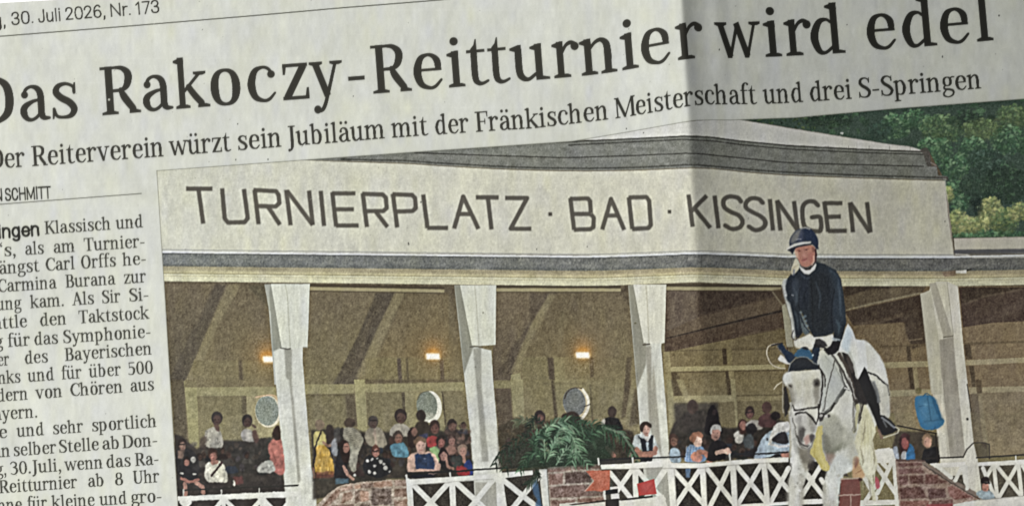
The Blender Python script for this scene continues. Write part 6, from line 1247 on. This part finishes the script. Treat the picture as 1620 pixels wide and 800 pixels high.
for k in sorted(range(len(PARTS)), key=lambda k: (PARTS[k][1] is not None, k)):
    sel = ok & (CELL == k)
    if sel.any(): mesh_part(k, QUADS[sel], M_PAPER if k == 0 else (M_INK if PARTS[k][0] in TYPE else M_PIC))

# ---------------------------------------------------------------- the pages folded underneath and the table
def plain(name, col, rough, scale, amp):
    m = bpy.data.materials.new(name); m.use_nodes = True; nt = m.node_tree; b = nt.nodes['Principled BSDF']
    g = nt.nodes.new('ShaderNodeNewGeometry'); n = nt.nodes.new('ShaderNodeTexNoise'); n.inputs['Scale'].default_value = scale; n.inputs['Detail'].default_value = 4
    nt.links.new(g.outputs['Position'], n.inputs['Vector'])
    r = nt.nodes.new('ShaderNodeMix'); r.data_type = 'RGBA'; r.inputs['A'].default_value = (*[c*(1-amp) for c in col], 1); r.inputs['B'].default_value = (*[min(1, c*(1+amp)) for c in col], 1)
    nt.links.new(n.outputs['Fac'], r.inputs['Factor']); nt.links.new(r.outputs['Result'], b.inputs['Base Color']); b.inputs['Roughness'].default_value = rough
    return m
zt = float(PTS[..., 2].min())-.0012
st = 8; sub = PTS[::st, ::st].copy(); h_, w_ = sub.shape[:2]
lay = []; fc = []
for L in range(2):
    q = sub.copy(); q[..., 2] = q[..., 2]-1.2e-4 if L == 0 else zt+2e-4; lay.append(q.reshape(-1, 3))
v = np.concatenate(lay); n0 = h_*w_
for a in range(h_-1):
    for b in range(w_-1):
        p = a*w_+b; fc.append((p+w_, p+w_+1, p+1, p)); fc.append((n0+p, n0+p+1, n0+p+w_+1, n0+p+w_))
ring_ = [(0, b) for b in range(w_)]+[(a, w_-1) for a in range(1, h_)]+[(h_-1, b) for b in range(w_-2, -1, -1)]+[(a, 0) for a in range(h_-2, 0, -1)]
for (a, b), (c, d) in zip(ring_, ring_[1:]+ring_[:1]): fc.append((a*w_+b, c*w_+d, n0+c*w_+d, n0+a*w_+b))
me = bpy.data.meshes.new('folded_pages'); me.from_pydata(v.tolist(), [], fc); me.update()
me.materials.append(plain('newsprint_edge', (.5, .5, .46), .95, 900, .08))
o = bpy.data.objects.new('folded_pages', me); sc.collection.objects.link(o); o.parent = root

me = bpy.data.meshes.new('table_top')
ts = .9; me.from_pydata([(-ts, -ts, zt), (ts, -ts, zt), (ts, ts, zt), (-ts, ts, zt), (-ts, -ts, zt-.03), (ts, -ts, zt-.03), (ts, ts, zt-.03), (-ts, ts, zt-.03)], [],
    [(0, 1, 2, 3), (7, 6, 5, 4), (0, 4, 5, 1), (1, 5, 6, 2), (2, 6, 7, 3), (3, 7, 4, 0)]); me.update()
me.materials.append(plain('white_lacquer', (.9, .9, .9), .5, 60, .02))
o = bpy.data.objects.new('table_top', me); sc.collection.objects.link(o); o['kind'] = 'structure'
